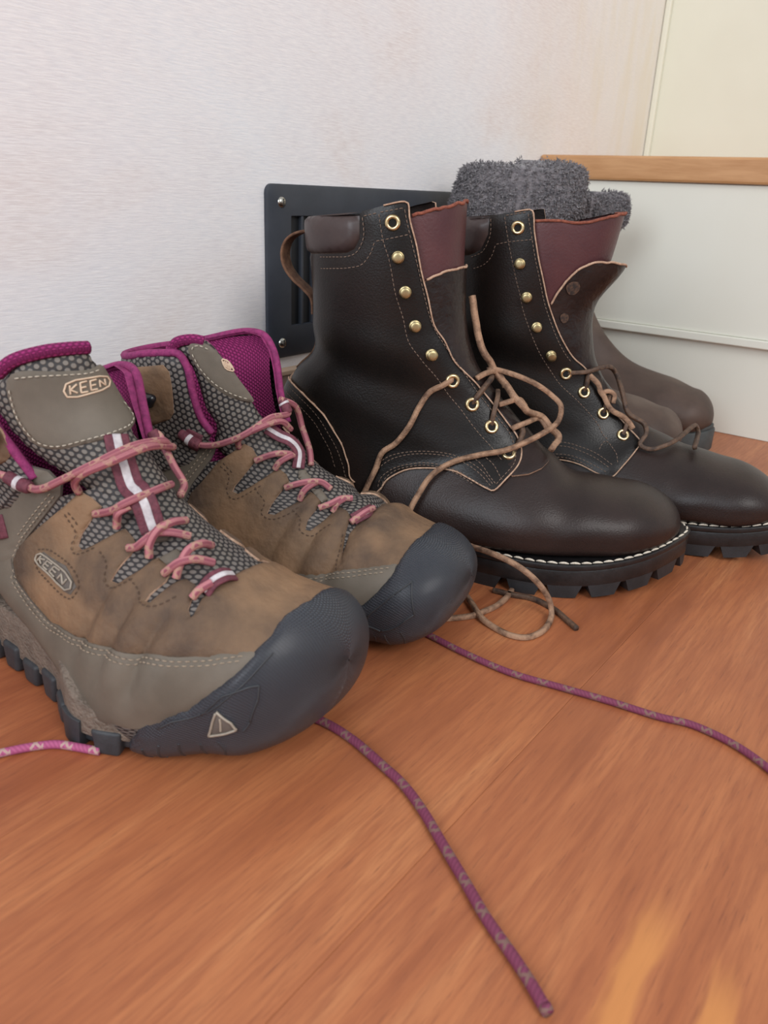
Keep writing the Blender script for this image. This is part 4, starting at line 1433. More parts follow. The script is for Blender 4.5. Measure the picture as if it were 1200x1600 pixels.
def build_hiker(b, D):
    u, root, PI = b.u, b.root, math.pi
    # ---- knit mesh base below the collar
    u.grid('mesh_upper', .30, 1.0, M['hex_mesh'])
    # ---- collar: padded shell round the ankle and its lining
    ce = u.pxs(D['collar_edge'])                   # near front edge from the top down
    top = u.pxs(D['collar_top'])                   # near top edge from the front edge back
    near = list(reversed(ce)) + top + [(top[-1][0], PI)]
    low = [(.36, ce[-1][1] + .1)]
    half = [(.34, PI), (.32, 2.2), (.30, max(1.3, ce[-1][1] + .25))] + near
    fe = D['far_edge']                             # far front edge from the top down
    far = [(s, 2 * PI - p) for s, p in ([(top[-1][0], top[-1][1])] + fe + half[1:3][::-1])]
    poly = clean(half + far)
    u.patch('collar', poly, [M['hex_mesh'], M['magenta_edge']], h=.005, r=.004, step=.004, edge=.3, extra=D.get('collar_x'))
    V, F = [], []
    xo = D.get('collar_x')
    cs = [q[0] for q in ce]; cp = [q[1] for q in ce]
    for k in range(18):
        f = k / 17.0
        sc = top[0][0] + .004 + (.38 - top[0][0]) * f
        p_near = float(np.interp(sc, cs, cp)) + .03
        p_far = float(np.interp(sc, [q[0] for q in fe], [q[1] for q in fe])) + .03
        ph = np.linspace(p_near, 2 * PI - p_far, 56)
        p0, n0 = u.ev(np.full(56, sc), ph)
        ex = xo(np.full(56, sc), ph, p0, None) if xo else 0
        p, n = u.ev(np.full(56, sc), ph, np.full(56, -.0035) + .006 * (1 - smoothstep(0, .25, f)) + ex)
        V.extend(p)
    F = [(i * 56 + j, i * 56 + j + 1, (i + 1) * 56 + j + 1, (i + 1) * 56 + j) for i in range(17) for j in range(55)]
    uv = [(i * .007, j * .0045) for i in range(18) for j in range(56)]
    obj('lining', V, F, M['magenta'], root, uv=uv)
    # rolled magenta edge, near and far
    edge = ce[::-1] + top + [(top[-1][0], PI)]
    edge = edge + [(top[-1][0], 2 * PI - top[-1][1])] + [(s, 2 * PI - p) for s, p in fe]
    Q = catmull(np.array(edge) * np.array([.42, .045]), 160) / np.array([.42, .045])
    p0, n0 = u.ev(Q[:, 0], Q[:, 1])
    ex = xo(Q[:, 0], Q[:, 1], p0, None) if xo else np.zeros(160)
    p, n = u.ev(Q[:, 0], Q[:, 1], .0025 + ex)
    V, F, UV = tube(p, .0026, 8); obj('collar_binding', V, F, M['magenta_edge'], root, uv=UV)
    # ---- tongue
    tp = clean(D['tongue'])
    to = u.patch('tongue', tp, [M['hex_mesh_big'], M['magenta_edge']], h=.009, r=.010, base=-.0085, step=.0035, edge=.2, smooth=90, lip=.004, extra=D.get('tongue_x'))
    pt = u.patch('tongue_patch', u.pxs(D['tongue_patch']), [M['taupe'], M['taupe_dark']], h=.0016, r=.0014, base=.0002, step=.003, smooth=60, sink=.002, parent=root, extra=D.get('tongue_x'))
    if D.get('tongue_logo'):
        stroke_letters(u, D['tongue_logo'], 'KEEN', .00055, .0021, M['logo_cream'], root, 'tongue_logo', extra=D.get('tongue_x'))
    acc = ([], [])
    for row in D['stitch_pale']:
        u.stitches(u.pxs(row[0]), row[1], pitch=.0034, length=.0023, r=.0004, acc=acc, extra=D.get('tongue_x'))
    acc_obj('patch_stitching', acc, M['thread_pale'], root, 'stuff')
    tt = u.pxs(D['tongue_top'])
    p, n = u.path(tt, 50, -.002, D.get('tongue_x'))
    V, F, UV = tube(p, .0036, 10); obj('tongue_binding', V, F, M['magenta'], root, uv=[(a[0], a[1] * .03) for a in UV])
    # ---- rear quarter
    q = u.pxs(D['quarter'])
    poly = clean(q + [(.44, 2.3), (.40, 2.8), (.38, PI)])
    poly = poly + [(s, 2 * PI - max(p, .6)) for s, p in reversed(poly[:-1])]
    u.patch('rear_quarter', clean(poly), [M['taupe'], M['taupe_dark']], h=.0024, r=.0016, base=.0004, step=.0045, edge=.5)
    # ---- leather vamp with its lace fingers
    comb = u.pxs(D['comb'])
    low = u.pxs(D['vamp_low'])           # from the bumper back to the rear quarter
    nose = [tuple(q) for q in D['nose']]
    near = low + comb
    poly = nose + near + [(s, -max(p, .12)) for s, p in reversed(near)] + [(s, -p) for s, p in reversed(nose) if p > 0]
    u.patch('leather_vamp', clean(poly), [M['nubuck'], M['raw_edge']], h=.0026, r=.0022, step=.003, edge=.45, extra=D.get('vamp_x'))
    # ---- rand band above the midsole
    band = u.pxs(D['band'])
    u.patch('rand_panel', clean(band), [M['taupe'], M['taupe_dark']], h=.0022, r=.0016, base=.0012, step=.004, edge=.5)
    u.patch('rand_panel', clean([(s, -p) for s, p in reversed(band)]), [M['taupe'], M['taupe_dark']], h=.0022, r=.0016, base=.0012, step=.004, edge=.5)
    # ---- rubber toe bumper
    bl = u.pxs(D['bumper'])
    bl = bl + [(s, -p) for s, p in reversed(bl)] if not D.get('bumper_far') else bl + [tuple(q) for q in D['bumper_far']]
    poly = clean(bl + [(1.0, bl[-1][1]), (1.0, 0), (1.0, bl[0][1])])
    u.patch('toe_bumper', poly, [M['rubber_tex'], M['rubber_blue']], h=.0042, r=.004, base=.0006, step=.0035, edge=.3, free=.985)
    # ---- stitching
    acc = ([], [])
    for row in D['stitch']:
        u.stitches(u.pxs(row[0]), row[1], pitch=.0036, length=.0023, r=.0004, acc=acc)
    acc_obj('stitching', acc, M['thread_tan'], root, 'stuff')
    acc = ([], [])
    for row in D['stitch_dark']:
        u.stitches(u.pxs(row[0]), row[1], pitch=.0034, length=.0022, r=.0004, acc=acc)
    acc_obj('vamp_stitching', acc, M['thread_dark'], root, 'stuff')
    # ---- soles
    k, dz = b.k, b.dz
    sp = lambda x: hik_spring(x / k)
    OUT = [(x * k, y * k * (1.02 + .085 * float(smoothstep(.02, .06, x) * smoothstep(.205, .165, x)))) for x, y in HIK_OUT]
    mt = lambda x: .029 * k + dz + sp(x) - (.010 + dz) * float(smoothstep(.12, .20, x))
    OUT = [(min(x, .245 * k), y * (1 - .22 * float(smoothstep(.165, .20, x)))) if x < .262 * k else (x * .93, y * .7) for x, y in OUT]
    sole_slab('midsole', OUT, mt, lambda x: .009 + sp(x), M['midsole'], root, sg=b.sg, round_=.002)
    o, C, N = sole_slab('outsole', [(x * .985 + .001, y * .96) for x, y in OUT], lambda x: .011 + sp(x), lambda x: .0035 + sp(x), M['rubber_dark'], root, sg=b.sg)
    n = len(C)
    L = np.concatenate([[0], np.cumsum(np.linalg.norm(np.diff(np.vstack([C, C[:1]]), axis=0), axis=1))])
    qd, pitch = .004, .0225
    i_ = 0
    while qd < L[-1] - .01:
        i0 = np.interp(qd + .002, L, np.arange(n + 1)); i1 = np.interp(qd + pitch - .004, L, np.arange(n + 1))
        xm = C[int((i0 + i1) / 2) % n][0]
        toe = xm > .185
        if toe:
            qd += pitch; i_ += 1
            continue
        tall = .0150 + .003 * (i_ % 2)
        lo_ = lug('lug', C, N, i0, i1, .020, lambda x: tall + sp(x), lambda x: sp(x) * .97, M['rubber_dark'], root, taper=.0016, out=.0042)
        md = lo_.modifiers.new('bevel', 'BEVEL'); md.width = .0026; md.segments = 3; md.limit_method = 'ANGLE'
        lo_.data.polygons.foreach_set('use_smooth', np.ones(len(lo_.data.polygons), dtype=bool))
        qd += pitch; i_ += 1
    # ---- laces
    for L_ in D['laces']:
        lace('lace', u, L_, M['lace_pink'], r=.0022, n=60)
    return b

uH = hikA.u
def tongueA_x(s, ph, p0, dist):
    return .002 * smoothstep(.12, .0, s)
def collarA_x(s, ph, p0, dist):
    ph = np.asarray(ph); f = np.where(ph > math.pi, 2 * math.pi - ph, ph)
    return .004 * smoothstep(1.9, .8, f) * smoothstep(.3, .05, s) * np.where(ph > math.pi, 1, .3)
DH1 = dict(
    collar_edge=[('p', .078, 1.50), ('p', .14, 1.30), ('p', .19, 1.22), ('p', .25, 1.15)],
    collar_top=[('p', .084, 1.70), ('p', .105, 2.2)],
    far_edge=[(.080, 1.30), (.092, .98), (.13, .80), (.18, .70), (.25, .62)], collar_x=collarA_x, tongue_x=tongueA_x,
    tongue=uH.pxs([(0, 590), (20, 566), (67, 552), (140, 545), (163, 577), (188, 613), (210, 652), (216, 676)]) + [(.25, -.60), (.30, -.5), (.42, -.4), (.60, -.3), (.66, -.15), (.66, .25), (.55, .42), (.42, .55), (.30, .8), (.22, 1.1), (.14, 1.3), (.08, 1.35)],
    tongue_top=[(-6, 585), (20, 564), (67, 550), (105, 545), (138, 543)],
    tongue_patch=[(15, 590), (12, 605), (20, 640), (37, 673), (60, 696), (90, 702), (133, 694), (180, 682), (205, 668), (209, 653), (190, 622), (167, 585), (155, 570), (140, 577), (93, 580), (30, 580)],
    tongue_logo=[(96, 594), (166, 584), (171, 607), (100, 628)],
    stitch_pale=[([(24, 590), (60, 587), (93, 586), (138, 583), (150, 578)], .0024), ([(18, 605), (26, 640), (43, 670), (64, 690), (90, 696), (132, 688), (176, 677), (200, 665), (203, 653), (186, 626)], .0024)],
    quarter=[('p', .30, 1.75), (0, 730), (33, 723), (77, 735), (98, 757), (97, 773), (67, 812), (35, 853), (24, 878), (26, 900), (20, 930)],
    comb=[(32, 852), (67, 820), (100, 793), (127, 768), (145, 778), (160, 792), (150, 802), (130, 833), (123, 853), (130, 861), (153, 850), (185, 832), (197, 827), (208, 840), (215, 853), (205, 868), (181, 897), (175, 908), (187, 913), (225, 889), (240, 876), (249, 873), (262, 885), (267, 897), (260, 910), (236, 930), (229, 941), (236, 943), (266, 917), (280, 909), (291, 906), (305, 915), (313, 925), (300, 938), (295, 953), (298, 966), (303, 962), (316, 937), (332, 922), (357, 906)],
    vamp_low=[(400, 1030), (340, 1030), (253, 1027), (213, 1024), (160, 1011), (123, 997), (83, 974), (50, 937), (27, 903), (24, 870)],
    nose=[(.86, 0), (.84, .5), (.83, .9)],
    band=[(23, 868), (27, 900), (50, 933), (83, 970), (123, 993), (160, 1007), (213, 1020), (253, 1023), (330, 1023), (405, 1016), (400, 1040), (367, 1062), (333, 1085), (300, 1106), (250, 1128), (225, 1134), (182, 1127), (148, 1113), (114, 1089), (80, 1053), (48, 1003), (18, 955)],
    bumper=[('p', .665, math.pi), ('p', .665, 2.6), (208, 1152), (222, 1132), (235, 1123), (253, 1117), (300, 1098), (340, 1072), (380, 1040), (396, 1020), (420, 996), (440, 968), (472, 946), (508, 940)],
    stitch=[([(30, 885), (36, 908), (58, 938), (90, 974), (128, 998), (165, 1013), (215, 1027), (255, 1030), (330, 1030), (385, 1026)], .0036), ([(28, 895), (33, 915), (54, 945), (86, 980), (125, 1004), (162, 1020), (213, 1034), (255, 1037), (330, 1037), (378, 1033)], .0036),
            ([(92, 772), (64, 808), (38, 845), (28, 870)], .0030), ([(86, 768), (58, 803), (33, 838)], .0030)],
    stitch_dark=[([(105, 800), (118, 820), (125, 835), (118, 855), (128, 868), (160, 855)], .0028), ([(110, 797), (124, 815), (130, 828)], .0028), ([(160, 862), (172, 885), (170, 912), (186, 920), (215, 905)], .0028), ([(205, 905), (222, 925), (225, 945), (240, 950), (285, 930)], .0028),
                 ([(64, 858), (80, 858), (115, 884), (130, 918), (118, 935), (103, 928), (68, 893), (64, 858)], .0028)],
    laces=[
        [(-8, 727, .008), (20, 731, .008), (40, 742, .007), (63, 757, .007), (90, 757, .012), (123, 743, .014), (160, 727, .015), (200, 713, .015), (227, 711, .014), (247, 707, .009), (249, 690, .006), (248, 676, .005)],
        [(127, 769, .002), (130, 753, .008), (147, 740, .014), (180, 731, .016), (213, 721, .016), (240, 714, .012), (250, 700, .008)],
        [(250, 673, .006), (270, 672, .008), (283, 690, .008), (288, 720, .007), (284, 757, .006), (277, 779, .003)],
        [(153, 803, .003), (168, 802, .005), (190, 801, .010), (210, 795, .014), (243, 777, .009), (262, 762, .003)],
        [(187, 826, .003), (192, 815, .006), (200, 806, .011), (214, 798, .011)],
        [(207, 861, .004), (222, 862, .006), (236, 858, .009), (250, 848, .009), (270, 846, .008), (297, 846, .004)],
        [(237, 875, .003), (243, 862, .008), (256, 848, .012), (270, 835, .010), (289, 819, .003)],
        [(262, 903, .004), (275, 900, .007), (290, 896, .010), (307, 891, .009), (332, 887, .004)],
        [(278, 908, .003), (288, 896, .008), (300, 884, .012), (314, 872, .010), (329, 859, .003)],
        [(302, 938, .003), (312, 929, .005), (330, 919, .006)],
    ])
build_hiker(hikA, DH1)

uK = hikB.u
def collarB_x(s, ph, p0, dist):
    ph = np.asarray(ph); f = np.where(ph > math.pi, 2 * math.pi - ph, ph)
    return .001 * smoothstep(1.9, .9, f) * smoothstep(.24, .03, s) * np.where(ph > math.pi, 1, .2)
def tongueB_x(s, ph, p0, dist):
    return .001 * smoothstep(.12, .0, s)
DH2 = dict(
    collar_edge=[(280, 551), (293, 568), (303, 610), (317, 652), (333, 674)],
    collar_top=[(260, 550), (233, 551), (205, 556)],
    far_edge=[(.060, 1.45), (.072, 1.12), (.10, .95), (.15, .84), (.20, .76), (.26, .68)], collar_x=collarB_x, tongue_x=tongueB_x,
    tongue=uK.pxs([(265, 548), (277, 535), (300, 531), (323, 535), (350, 562), (373, 592), (400, 632), (408, 645)]) + [(.25, .25), (.33, .05), (.45, -.1), (.6, -.25), (.66, -.15), (.66, .3), (.55, .5), (.42, .65), (.33, .9), (.26, 1.15)] + uK.pxs([(335, 672), (318, 645), (305, 605), (290, 570)]),
    tongue_top=[(264, 548), (277, 535), (300, 531), (318, 534)],
    tongue_patch=[(295, 545), (297, 538), (310, 534), (327, 540), (350, 562), (373, 592), (396, 627), (387, 628), (360, 620), (333, 603), (310, 577)],
    tongue_logo=[(344, 558), (356, 562), (368, 582), (352, 578)],
    stitch_pale=[([(301, 548), (303, 541), (312, 539), (328, 546)], .0024), ([(301, 550), (315, 576), (336, 598), (362, 614), (388, 623)], .0024)],
    quarter=[('p', .30, 2.0), (250, 690), (280, 677), (310, 683), (340, 694), (331, 717), (301, 757), (288, 785), (280, 805)],
    comb=[(292, 790), (300, 770), (317, 752), (343, 720), (382, 693), (395, 700), (402, 713), (396, 724), (368, 759), (364, 768), (373, 772), (412, 748), (430, 735), (438, 734), (448, 742), (452, 753), (445, 762), (424, 790), (418, 803), (430, 805), (466, 784), (477, 777), (484, 769), (496, 775), (502, 784), (493, 798), (481, 813), (477, 828), (484, 830), (509, 811), (520, 801), (531, 794), (542, 800), (547, 810), (540, 830), (536, 860), (535, 882), (538, 863), (546, 834), (566, 811), (584, 801)],
    vamp_low=[(620, 890), (548, 895), (500, 901), (432, 899), (400, 885), (350, 865), (300, 840)],
    nose=[(.86, 0), (.84, .5), (.82, .9)],
    band=[(300, 835), (350, 860), (400, 880), (432, 894), (470, 897), (500, 896), (548, 890), (622, 884), (618, 900), (592, 926), (556, 954), (500, 960), (430, 940), (350, 900)],
    bumper=[('p', .67, math.pi), ('p', .67, 2.6), (535, 968), (556, 952), (592, 924), (612, 903), (620, 886), (632, 868), (644, 852), (668, 836), (694, 830)],
    stitch=[([(405, 888), (434, 900), (470, 903), (500, 902), (548, 896), (612, 891)], .0036), ([(405, 895), (434, 906), (470, 909), (500, 908), (548, 902), (607, 897)], .0036),
            ([(334, 700), (322, 717), (296, 752), (284, 775)], .0030), ([(328, 698), (316, 713), (292, 745)], .0030)],
    stitch_dark=[([(345, 725), (360, 740), (358, 768), (372, 780), (415, 757)], .0028), ([(350, 720), (366, 738)], .0028), ([(400, 760), (416, 785), (412, 805), (430, 812), (470, 792)], .0028), ([(455, 795), (472, 812), (470, 830), (484, 838), (525, 820)], .0028), ([(530, 895), (531, 862), (534, 835)], .0028)],
    laces=[
        [(307, 687, .006), (325, 691, .007), (343, 690, .008), (365, 682, .011), (387, 670, .013), (413, 652, .012), (440, 648, .006), (434, 628, .004)],
        [(374, 698, .002), (376, 682, .008), (400, 664, .014), (427, 660, .011), (447, 674, .005)],
        [(430, 625, .005), (447, 640, .007), (463, 673, .006), (477, 713, .005), (484, 730, .002)],
        [(400, 720, .003), (415, 714, .005), (432, 711, .009), (460, 713, .004)],
        [(430, 734, .003), (436, 725, .006), (448, 718, .008), (459, 714, .005)],
        [(447, 764, .003), (460, 762, .006), (480, 760, .008), (500, 761, .006), (515, 768, .003)],
        [(468, 782, .002), (474, 771, .006), (484, 764, .007), (497, 757, .004)],
        [(497, 796, .003), (510, 791, .006), (530, 788, .007), (550, 788, .005)],
        [(520, 802, .002), (526, 795, .006), (540, 790, .006)],
        [(545, 818, .003), (560, 806, .006), (577, 800, .005)],
    ])
build_hiker(hikB, DH2)

# ---- small fittings of the two hiking boots
def web_loop(u, pts, width, name='webbing_loop', stripe=True, thick=.0016):
    o, p, nn = strap(u, pts, width, thick, M['web_burgundy'], name, u.root)
    if stripe:
        V, F, UV = tube(p + nn * (thick * .5 + .0002), 1.0, 8, flat=(width * .17, .0003), up=nn)
        obj('white_stripe', V, F, M['web_white'], o, uv=UV)
    return o
# front boot
web_loop(uH, [(180, 680, .001), (186, 705, .002), (196, 735, .003), (207, 762, .005), (220, 778, .010), (232, 798, .011), (240, 822, .006), (243, 834, .002)], .0135, 'tongue_webbing')
def sleeve(u, pts, r, w0=.42, w1=.62):
    """webbing sleeve sewn round a lace, with one white band"""
    p = lift(u, pts, 40)
    V, F, UV = tube(p, np.interp(np.linspace(0, 1, 40), [0, .08, .9, 1], [r * .9, r, r, r * .85]), 12)
    o = obj('webbing_loop', V, F, M['web_burgundy'], u.root, uv=UV)
    a, b_ = int(40 * w0), int(40 * w1)
    V, F, UV = tube(p[a:b_], r * 1.06, 12); obj('white_stripe', V, F, M['web_white'], o, uv=UV)
    return o
sleeve(uH, [(26, 735, .007), (36, 742, .007), (50, 751, .007), (63, 757, .007)], .0038)
sleeve(uH, [(249, 670, .005), (249, 682, .006), (248, 697, .008), (247, 708, .009)], .0034, .38, .55)
web_loop(uH, [(318, 928, .002), (330, 917, .006), (346, 910, .007), (362, 903, .003)], .0085)
web_loop(uH, [(-4, 822, .003), (6, 822, .004), (16, 820, .003)], .014, stripe=False)
uH.patch('lace_keeper', uH.pxs([(225, 836), (258, 819), (270, 832), (262, 846), (230, 852)]), [M['taupe'], M['taupe_dark']], h=.0022, r=.002, base=.0012, step=.002)
uH.patch('lace_keeper', uH.pxs([(250, 874), (278, 861), (295, 878), (283, 887), (262, 885)]), [M['taupe'], M['taupe_dark']], h=.0022, r=.002, base=.0012, step=.002)
pl = uH.patch('side_logo_plate', uH.pxs([(67, 866), (75, 862), (110, 886), (126, 917), (117, 929), (107, 924), (72, 891)]), [M['taupe_dark'], M['taupe_dark']], h=.0012, r=.001, base=.0024, step=.002)
stroke_letters(uH, [(74, 858), (130, 912), (113, 932), (60, 874)], 'KEEN', .0006, .0040, M['logo_metal'], hikA.root, 'side_logo')
hook_black(uH, uH.px(2, 676), .005, hikA.root)
uH.patch('hook_patch', uH.pxs([(-25, 640), (-6, 646), (12, 668), (22, 690), (25, 706), (20, 715), (0, 724), (-25, 728)]), [M['nubuck'], M['raw_edge']], h=.0018, r=.001, base=.0045, step=.003)
uH.patch('bumper_mark', uH.pxs([(345, 1102), (371, 1128), (333, 1139)]), [M['taupe_dark'], M['logo_metal']], h=.0010, r=.0012, base=.0046, step=.002, edge=.5)
def groove(u, pts, r, m, name, off, closed=False, straight=False):
    Q = u.pxs(pts)
    if straight:
        p = np.vstack([u.path([Q[i], Q[i + 1]], 12, off)[0] for i in range(len(Q) - 1)])
    else:
        p, n = u.path(Q, 60, off)
    V, F, UV = tube(p, r, 6, closed=closed); return obj(name, V, F, m, u.root)
groove(uH, [(345, 1103), (371, 1128), (333, 1138), (344, 1105)], .0007, M['logo_metal'], 'mark_rim', .0056, straight=True)
groove(uH, [(350, 1112), (351, 1130)], .0006, M['logo_metal'], 'mark_bar', .0058)
groove(uH, [(318, 1108), (352, 1083), (390, 1068), (404, 1066), (402, 1085), (390, 1118), (380, 1132)], .0006, M['rubber_dark'], 'panel_line', .0048, straight=True)
groove(uH, [(252, 1128), (330, 1104), (385, 1062), (425, 1020)], .0005, M['rubber_dark'], 'panel_line', .0048)
# notches along the bumper's lower edge
for (a, b_, c, d_) in ((228, 1158, 240, 1182), (252, 1153, 262, 1184), (282, 1150, 290, 1180), (318, 1150, 326, 1172), (346, 1148, 356, 1164)):
    groove(uH, [(a, b_), ((a + c) / 2 + 2, (b_ + d_) / 2), (c, d_)], .0010, M['rubber_dark'], 'bumper_notch', .0042)
# rear boot of the pair
web_loop(uK, [(284, 672, .003), (297, 677, .0045), (310, 684, .0055), (318, 689, .005)], .0135, stripe=False)
sleeve(uK, [(288, 672, .004), (298, 678, .0055), (309, 685, .0065), (319, 690, .0065)], .0040, .4, .6)
sleeve(uK, [(433, 626, .004), (435, 633, .005), (437, 641, .006), (440, 648, .006)], .0034, .2, .4)
web_loop(uK, [(415, 668, .004), (432, 682, .006), (446, 694, .009), (460, 712, .008), (465, 735, .003)], .0085, 'tongue_webbing')
web_loop(uK, [(548, 814, .003), (562, 806, .006), (578, 799, .003)], .008)
uK.patch('lace_keeper', uK.pxs([(466, 737), (476, 735), (488, 752), (480, 758), (466, 748)]), [M['taupe'], M['taupe_dark']], h=.002, r=.002, base=.0012, step=.002)
uK.patch('lace_keeper', uK.pxs([(487, 768), (500, 765), (512, 782), (502, 787)]), [M['taupe'], M['taupe_dark']], h=.002, r=.002, base=.0012, step=.002)
uK.patch('hook_patch', uK.pxs([(218, 576), (222, 571), (262, 567), (271, 578), (278, 640), (273, 650), (240, 663), (232, 660), (218, 600)]), [M['nubuck'], M['raw_edge']], h=.002, r=.0012, base=.0046, step=.003)
hook_black(uK, uK.px(248, 618), .0066, hikB.root)
groove(uK, [(577, 962), (620, 930), (645, 912), (646, 955), (600, 980), (578, 972), (577, 962)], .0006, M['rubber_dark'], 'panel_line', .0048, straight=True)
for (a, b_, c, d_) in ((590, 985, 595, 1003), (605, 985, 612, 1003), (626, 980, 632, 996)):
    groove(uK, [(a, b_), ((a + c) / 2 + 1, (b_ + d_) / 2), (c, d_)], .0009, M['rubber_dark'], 'bumper_notch', .0042)

# ---- loose lace ends on the floor
def floor_lace(u, pts, r, m, n=120, extra=()):
    P = [u.to_local(on_floor(a, c, r + (z[0] if z else 0))) for (a, c, *z) in pts]
    V, F, UV = tube(catmull(np.array(P), n), r, 10)
    return obj('lace_end', V, F, m, u.root, uv=UV)
floor_lace(uK, [(610, 972), (640, 981), (665, 990), (725, 1020), (800, 1052), (880, 1075), (950, 1095), (1030, 1120), (1080, 1132), (1145, 1162), (1200, 1200), (1250, 1245)], .0022, M['lace_plum'])
floor_lace(uH, [(430, 1098), (455, 1108), (482, 1119), (510, 1130), (550, 1155), (600, 1198), (630, 1226), (660, 1266), (695, 1325), (725, 1375), (760, 1435), (795, 1485), (825, 1530), (851, 1574)], .0025, M['lace_plum'])
P = [uH.to_local(on_floor(851, 1573, .0025)), uH.to_local(on_floor(857, 1583, .0025))]
V, F, UV = tube(np.array(P), [.0028, .0024], 10); obj('lace_tip', V, F, M['lace_plum'], uH.root, uv=UV)
floor_lace(uH, [(-60, 1196), (-20, 1182), (0, 1177), (43, 1168), (87, 1163), (118, 1167), (140, 1171), (156, 1174)], .0023, M['lace_magenta'])

# ------------------------------------------------------------------ leather laces of the tall boots
FL = (1.0, 1.0)
def lt(u, pts, dark=False, r=.0019, n=80, wob=.0001):
    return lace('lace', u, pts, M['lace_leather_dark' if dark else 'lace_leather'], r=r, flat=FL, n=n, k=8, wob=wob)
# nearer boot: strand from the top eyelet hanging down the quarter
lt(uA, [(709, 592, -.001), (702, 594, .003), (690, 600, .004), (672, 610, .004), (655, 635, .005), (640, 665, .006), (620, 690, .005), (600, 705, .005), (590, 730, .005), (580, 755, .006), (570, 780, .006), (564, 800, .005), (560, 830, .006)])
# the big loop across the front
lt(uA, [(758, 580, .003), (771, 578, .008), (805, 585, .018), (839, 600, .026), (861, 620, .030), (869, 640, .030), (857, 669, .022), (827, 695, .014), (790, 710, .009), (749, 714, .006), (707, 725, .006), (677, 747, .007), (659, 774, .008), (647, 800, .009), (646, 818, .010), (650, 850, .012)], n=140)
# criss-cross straps
lt(uA, [(737, 634, -.001), (741, 624, .003), (749, 612, .004), (760, 597, .005), (768, 588, .003)], True, n=30)
lt(uA, [(742, 592, .002), (752, 588, .005), (771, 585, .008), (782, 594, .009), (785, 609, .006)], n=30)
lt(uA, [(767, 669, -.001), (768, 656, .003), (769, 646, .004), (773, 624, .004), (776, 612, .001)], True, n=30)
lt(uA, [(776, 634, .003), (786, 634, .007), (797, 635, .009), (811, 643, .009)], n=30)
lt(uA, [(794, 712, -.001), (803, 704, .003), (811, 688, .004), (812, 674, .004), (806, 663, .001)], True, n=30)
lt(uA, [(797, 671, .003), (812, 667, .007), (827, 667, .011), (844, 674, .011), (846, 682, .010)], n=30)
# rough cut strand on the far side of the throat
lt(uA, [(731, 462, .004), (735, 490, .005), (741, 517, .006), (750, 556, .008), (765, 580, .008), (777, 600, .009), (790, 630, .010), (806, 652, .011), (830, 665, .013), (846, 684, .014), (855, 702, .013), (854, 716, .010)], r=.0024, n=120, wob=.0006)
# ends on the floor in front of the sole
def fl(u, pts, r=.0019, n=90, m='lace_leather'):
    P = [u.to_local(on_floor(a, c, z)) for (a, c, z) in pts]
    V, F, UV = tube(catmull(np.array(P), n), r, 8, flat=FL)
    return obj('lace_end', V, F, M[m], u.root, uv=UV)
fl(uA, [(726, 850, .034), (740, 855, .037), (767, 864, .040), (805, 882, .038), (835, 905, .030), (857, 935, .015), (862, 957, .005), (857, 975, .0019), (843, 989, .0019), (822, 996, .0019), (799, 993, .0019), (775, 982, .0019), (752, 965, .003), (740, 947, .004), (728, 930, .004)], n=140)
fl(uA, [(660, 968, .0019), (705, 966, .0019), (738, 962, .0019), (757, 955, .0019), (775, 947, .0019), (792, 933, .0019), (800, 922, .0019)])
fl(uA, [(770, 922, .0019), (799, 929, .0019), (831, 935, .0019), (864, 951, .0019), (887, 970, .0019), (901, 982, .0019)], m='lace_leather_dark')
# farther boot
lt(uB, [(883, 584, -.001), (893, 581, .003), (910, 580, .005), (933, 577, .009), (950, 590, .010), (960, 620, .009), (973, 650, .008), (997, 670, .009), (1003, 687, .009), (997, 700, .006), (1013, 706, .004), (1040, 704, .009), (1067, 693, .016), (1078, 688, .018), (1083, 695, .015), (1082, 712, .008)], True, n=120)
lt(uB, [(911, 615, -.001), (913, 604, .003), (915, 592, .004), (917, 580, .003)], True, n=30)
lt(uB, [(941, 648, -.001), (943, 638, .003), (947, 627, .004), (950, 618, .003)], True, n=30)
lt(uB, [(934, 616, .003), (944, 614, .006), (952, 620, .007), (953, 632, .005)], n=30)
lt(uB, [(972, 683, -.001), (974, 674, .003), (977, 663, .004), (979, 655, .003)], True, n=30)
lt(uB, [(917, 585, .004), (925, 596, .006), (934, 612, .006), (950, 640, .006), (970, 655, .006), (986, 672, .005)], r=.0022, n=60, wob=.0005)

# ------------------------------------------------------------------ brown pull-on boots behind, with fleece socks in their shafts
BRN_ST = [
    (.018, .255, .130, .258, .046, .50, 2.0, 2.2, .000),
    (.018, .230, .130, .235, .046, .50, 2.0, 2.2, .000),
    (.022, .190, .130, .198, .044, .50, 2.0, 2.2, .000),
    (.022, .155, .136, .165, .041, .46, 2.0, 2.1, .000),
    (.012, .125, .148, .142, .039, .45, 2.0, 2.1, .000),
    (.004, .095, .160, .126, .038, .40, 2.0, 2.3, .000),
    (.006, .065, .172, .114, .039, .37, 2.0, 2.6, .000),
    (.016, .040, .184, .104, .041, .36, 2.0, 3.0, .000),
    (.060, .034, .197, .096, .044, .35, 2.0, 3.2, .000),
    (.120, .029, .212, .090, .050, .34, 2.0, 3.4, .000),
    (.180, .027, .231, .085, .054, .36, 2.0, 3.2, .000),
    (.225, .027, .252, .081, .053, .38, 2.1, 3.0, .004),
    (.258, .028, .273, .074, .047, .42, 2.2, 2.7, .008),
    (.283, .031, .290, .063, .036, .44, 2.2, 2.5, .012),
    (.297, .035, .299, .052, .020, .46, 2.2, 2.2, .013),
    (.302, .041, .302, .042, .001, .50, 2.0, 2.0, .013),
]
BRN_ST = round_toe(BRN_ST, 12, .3025, .043, .013)
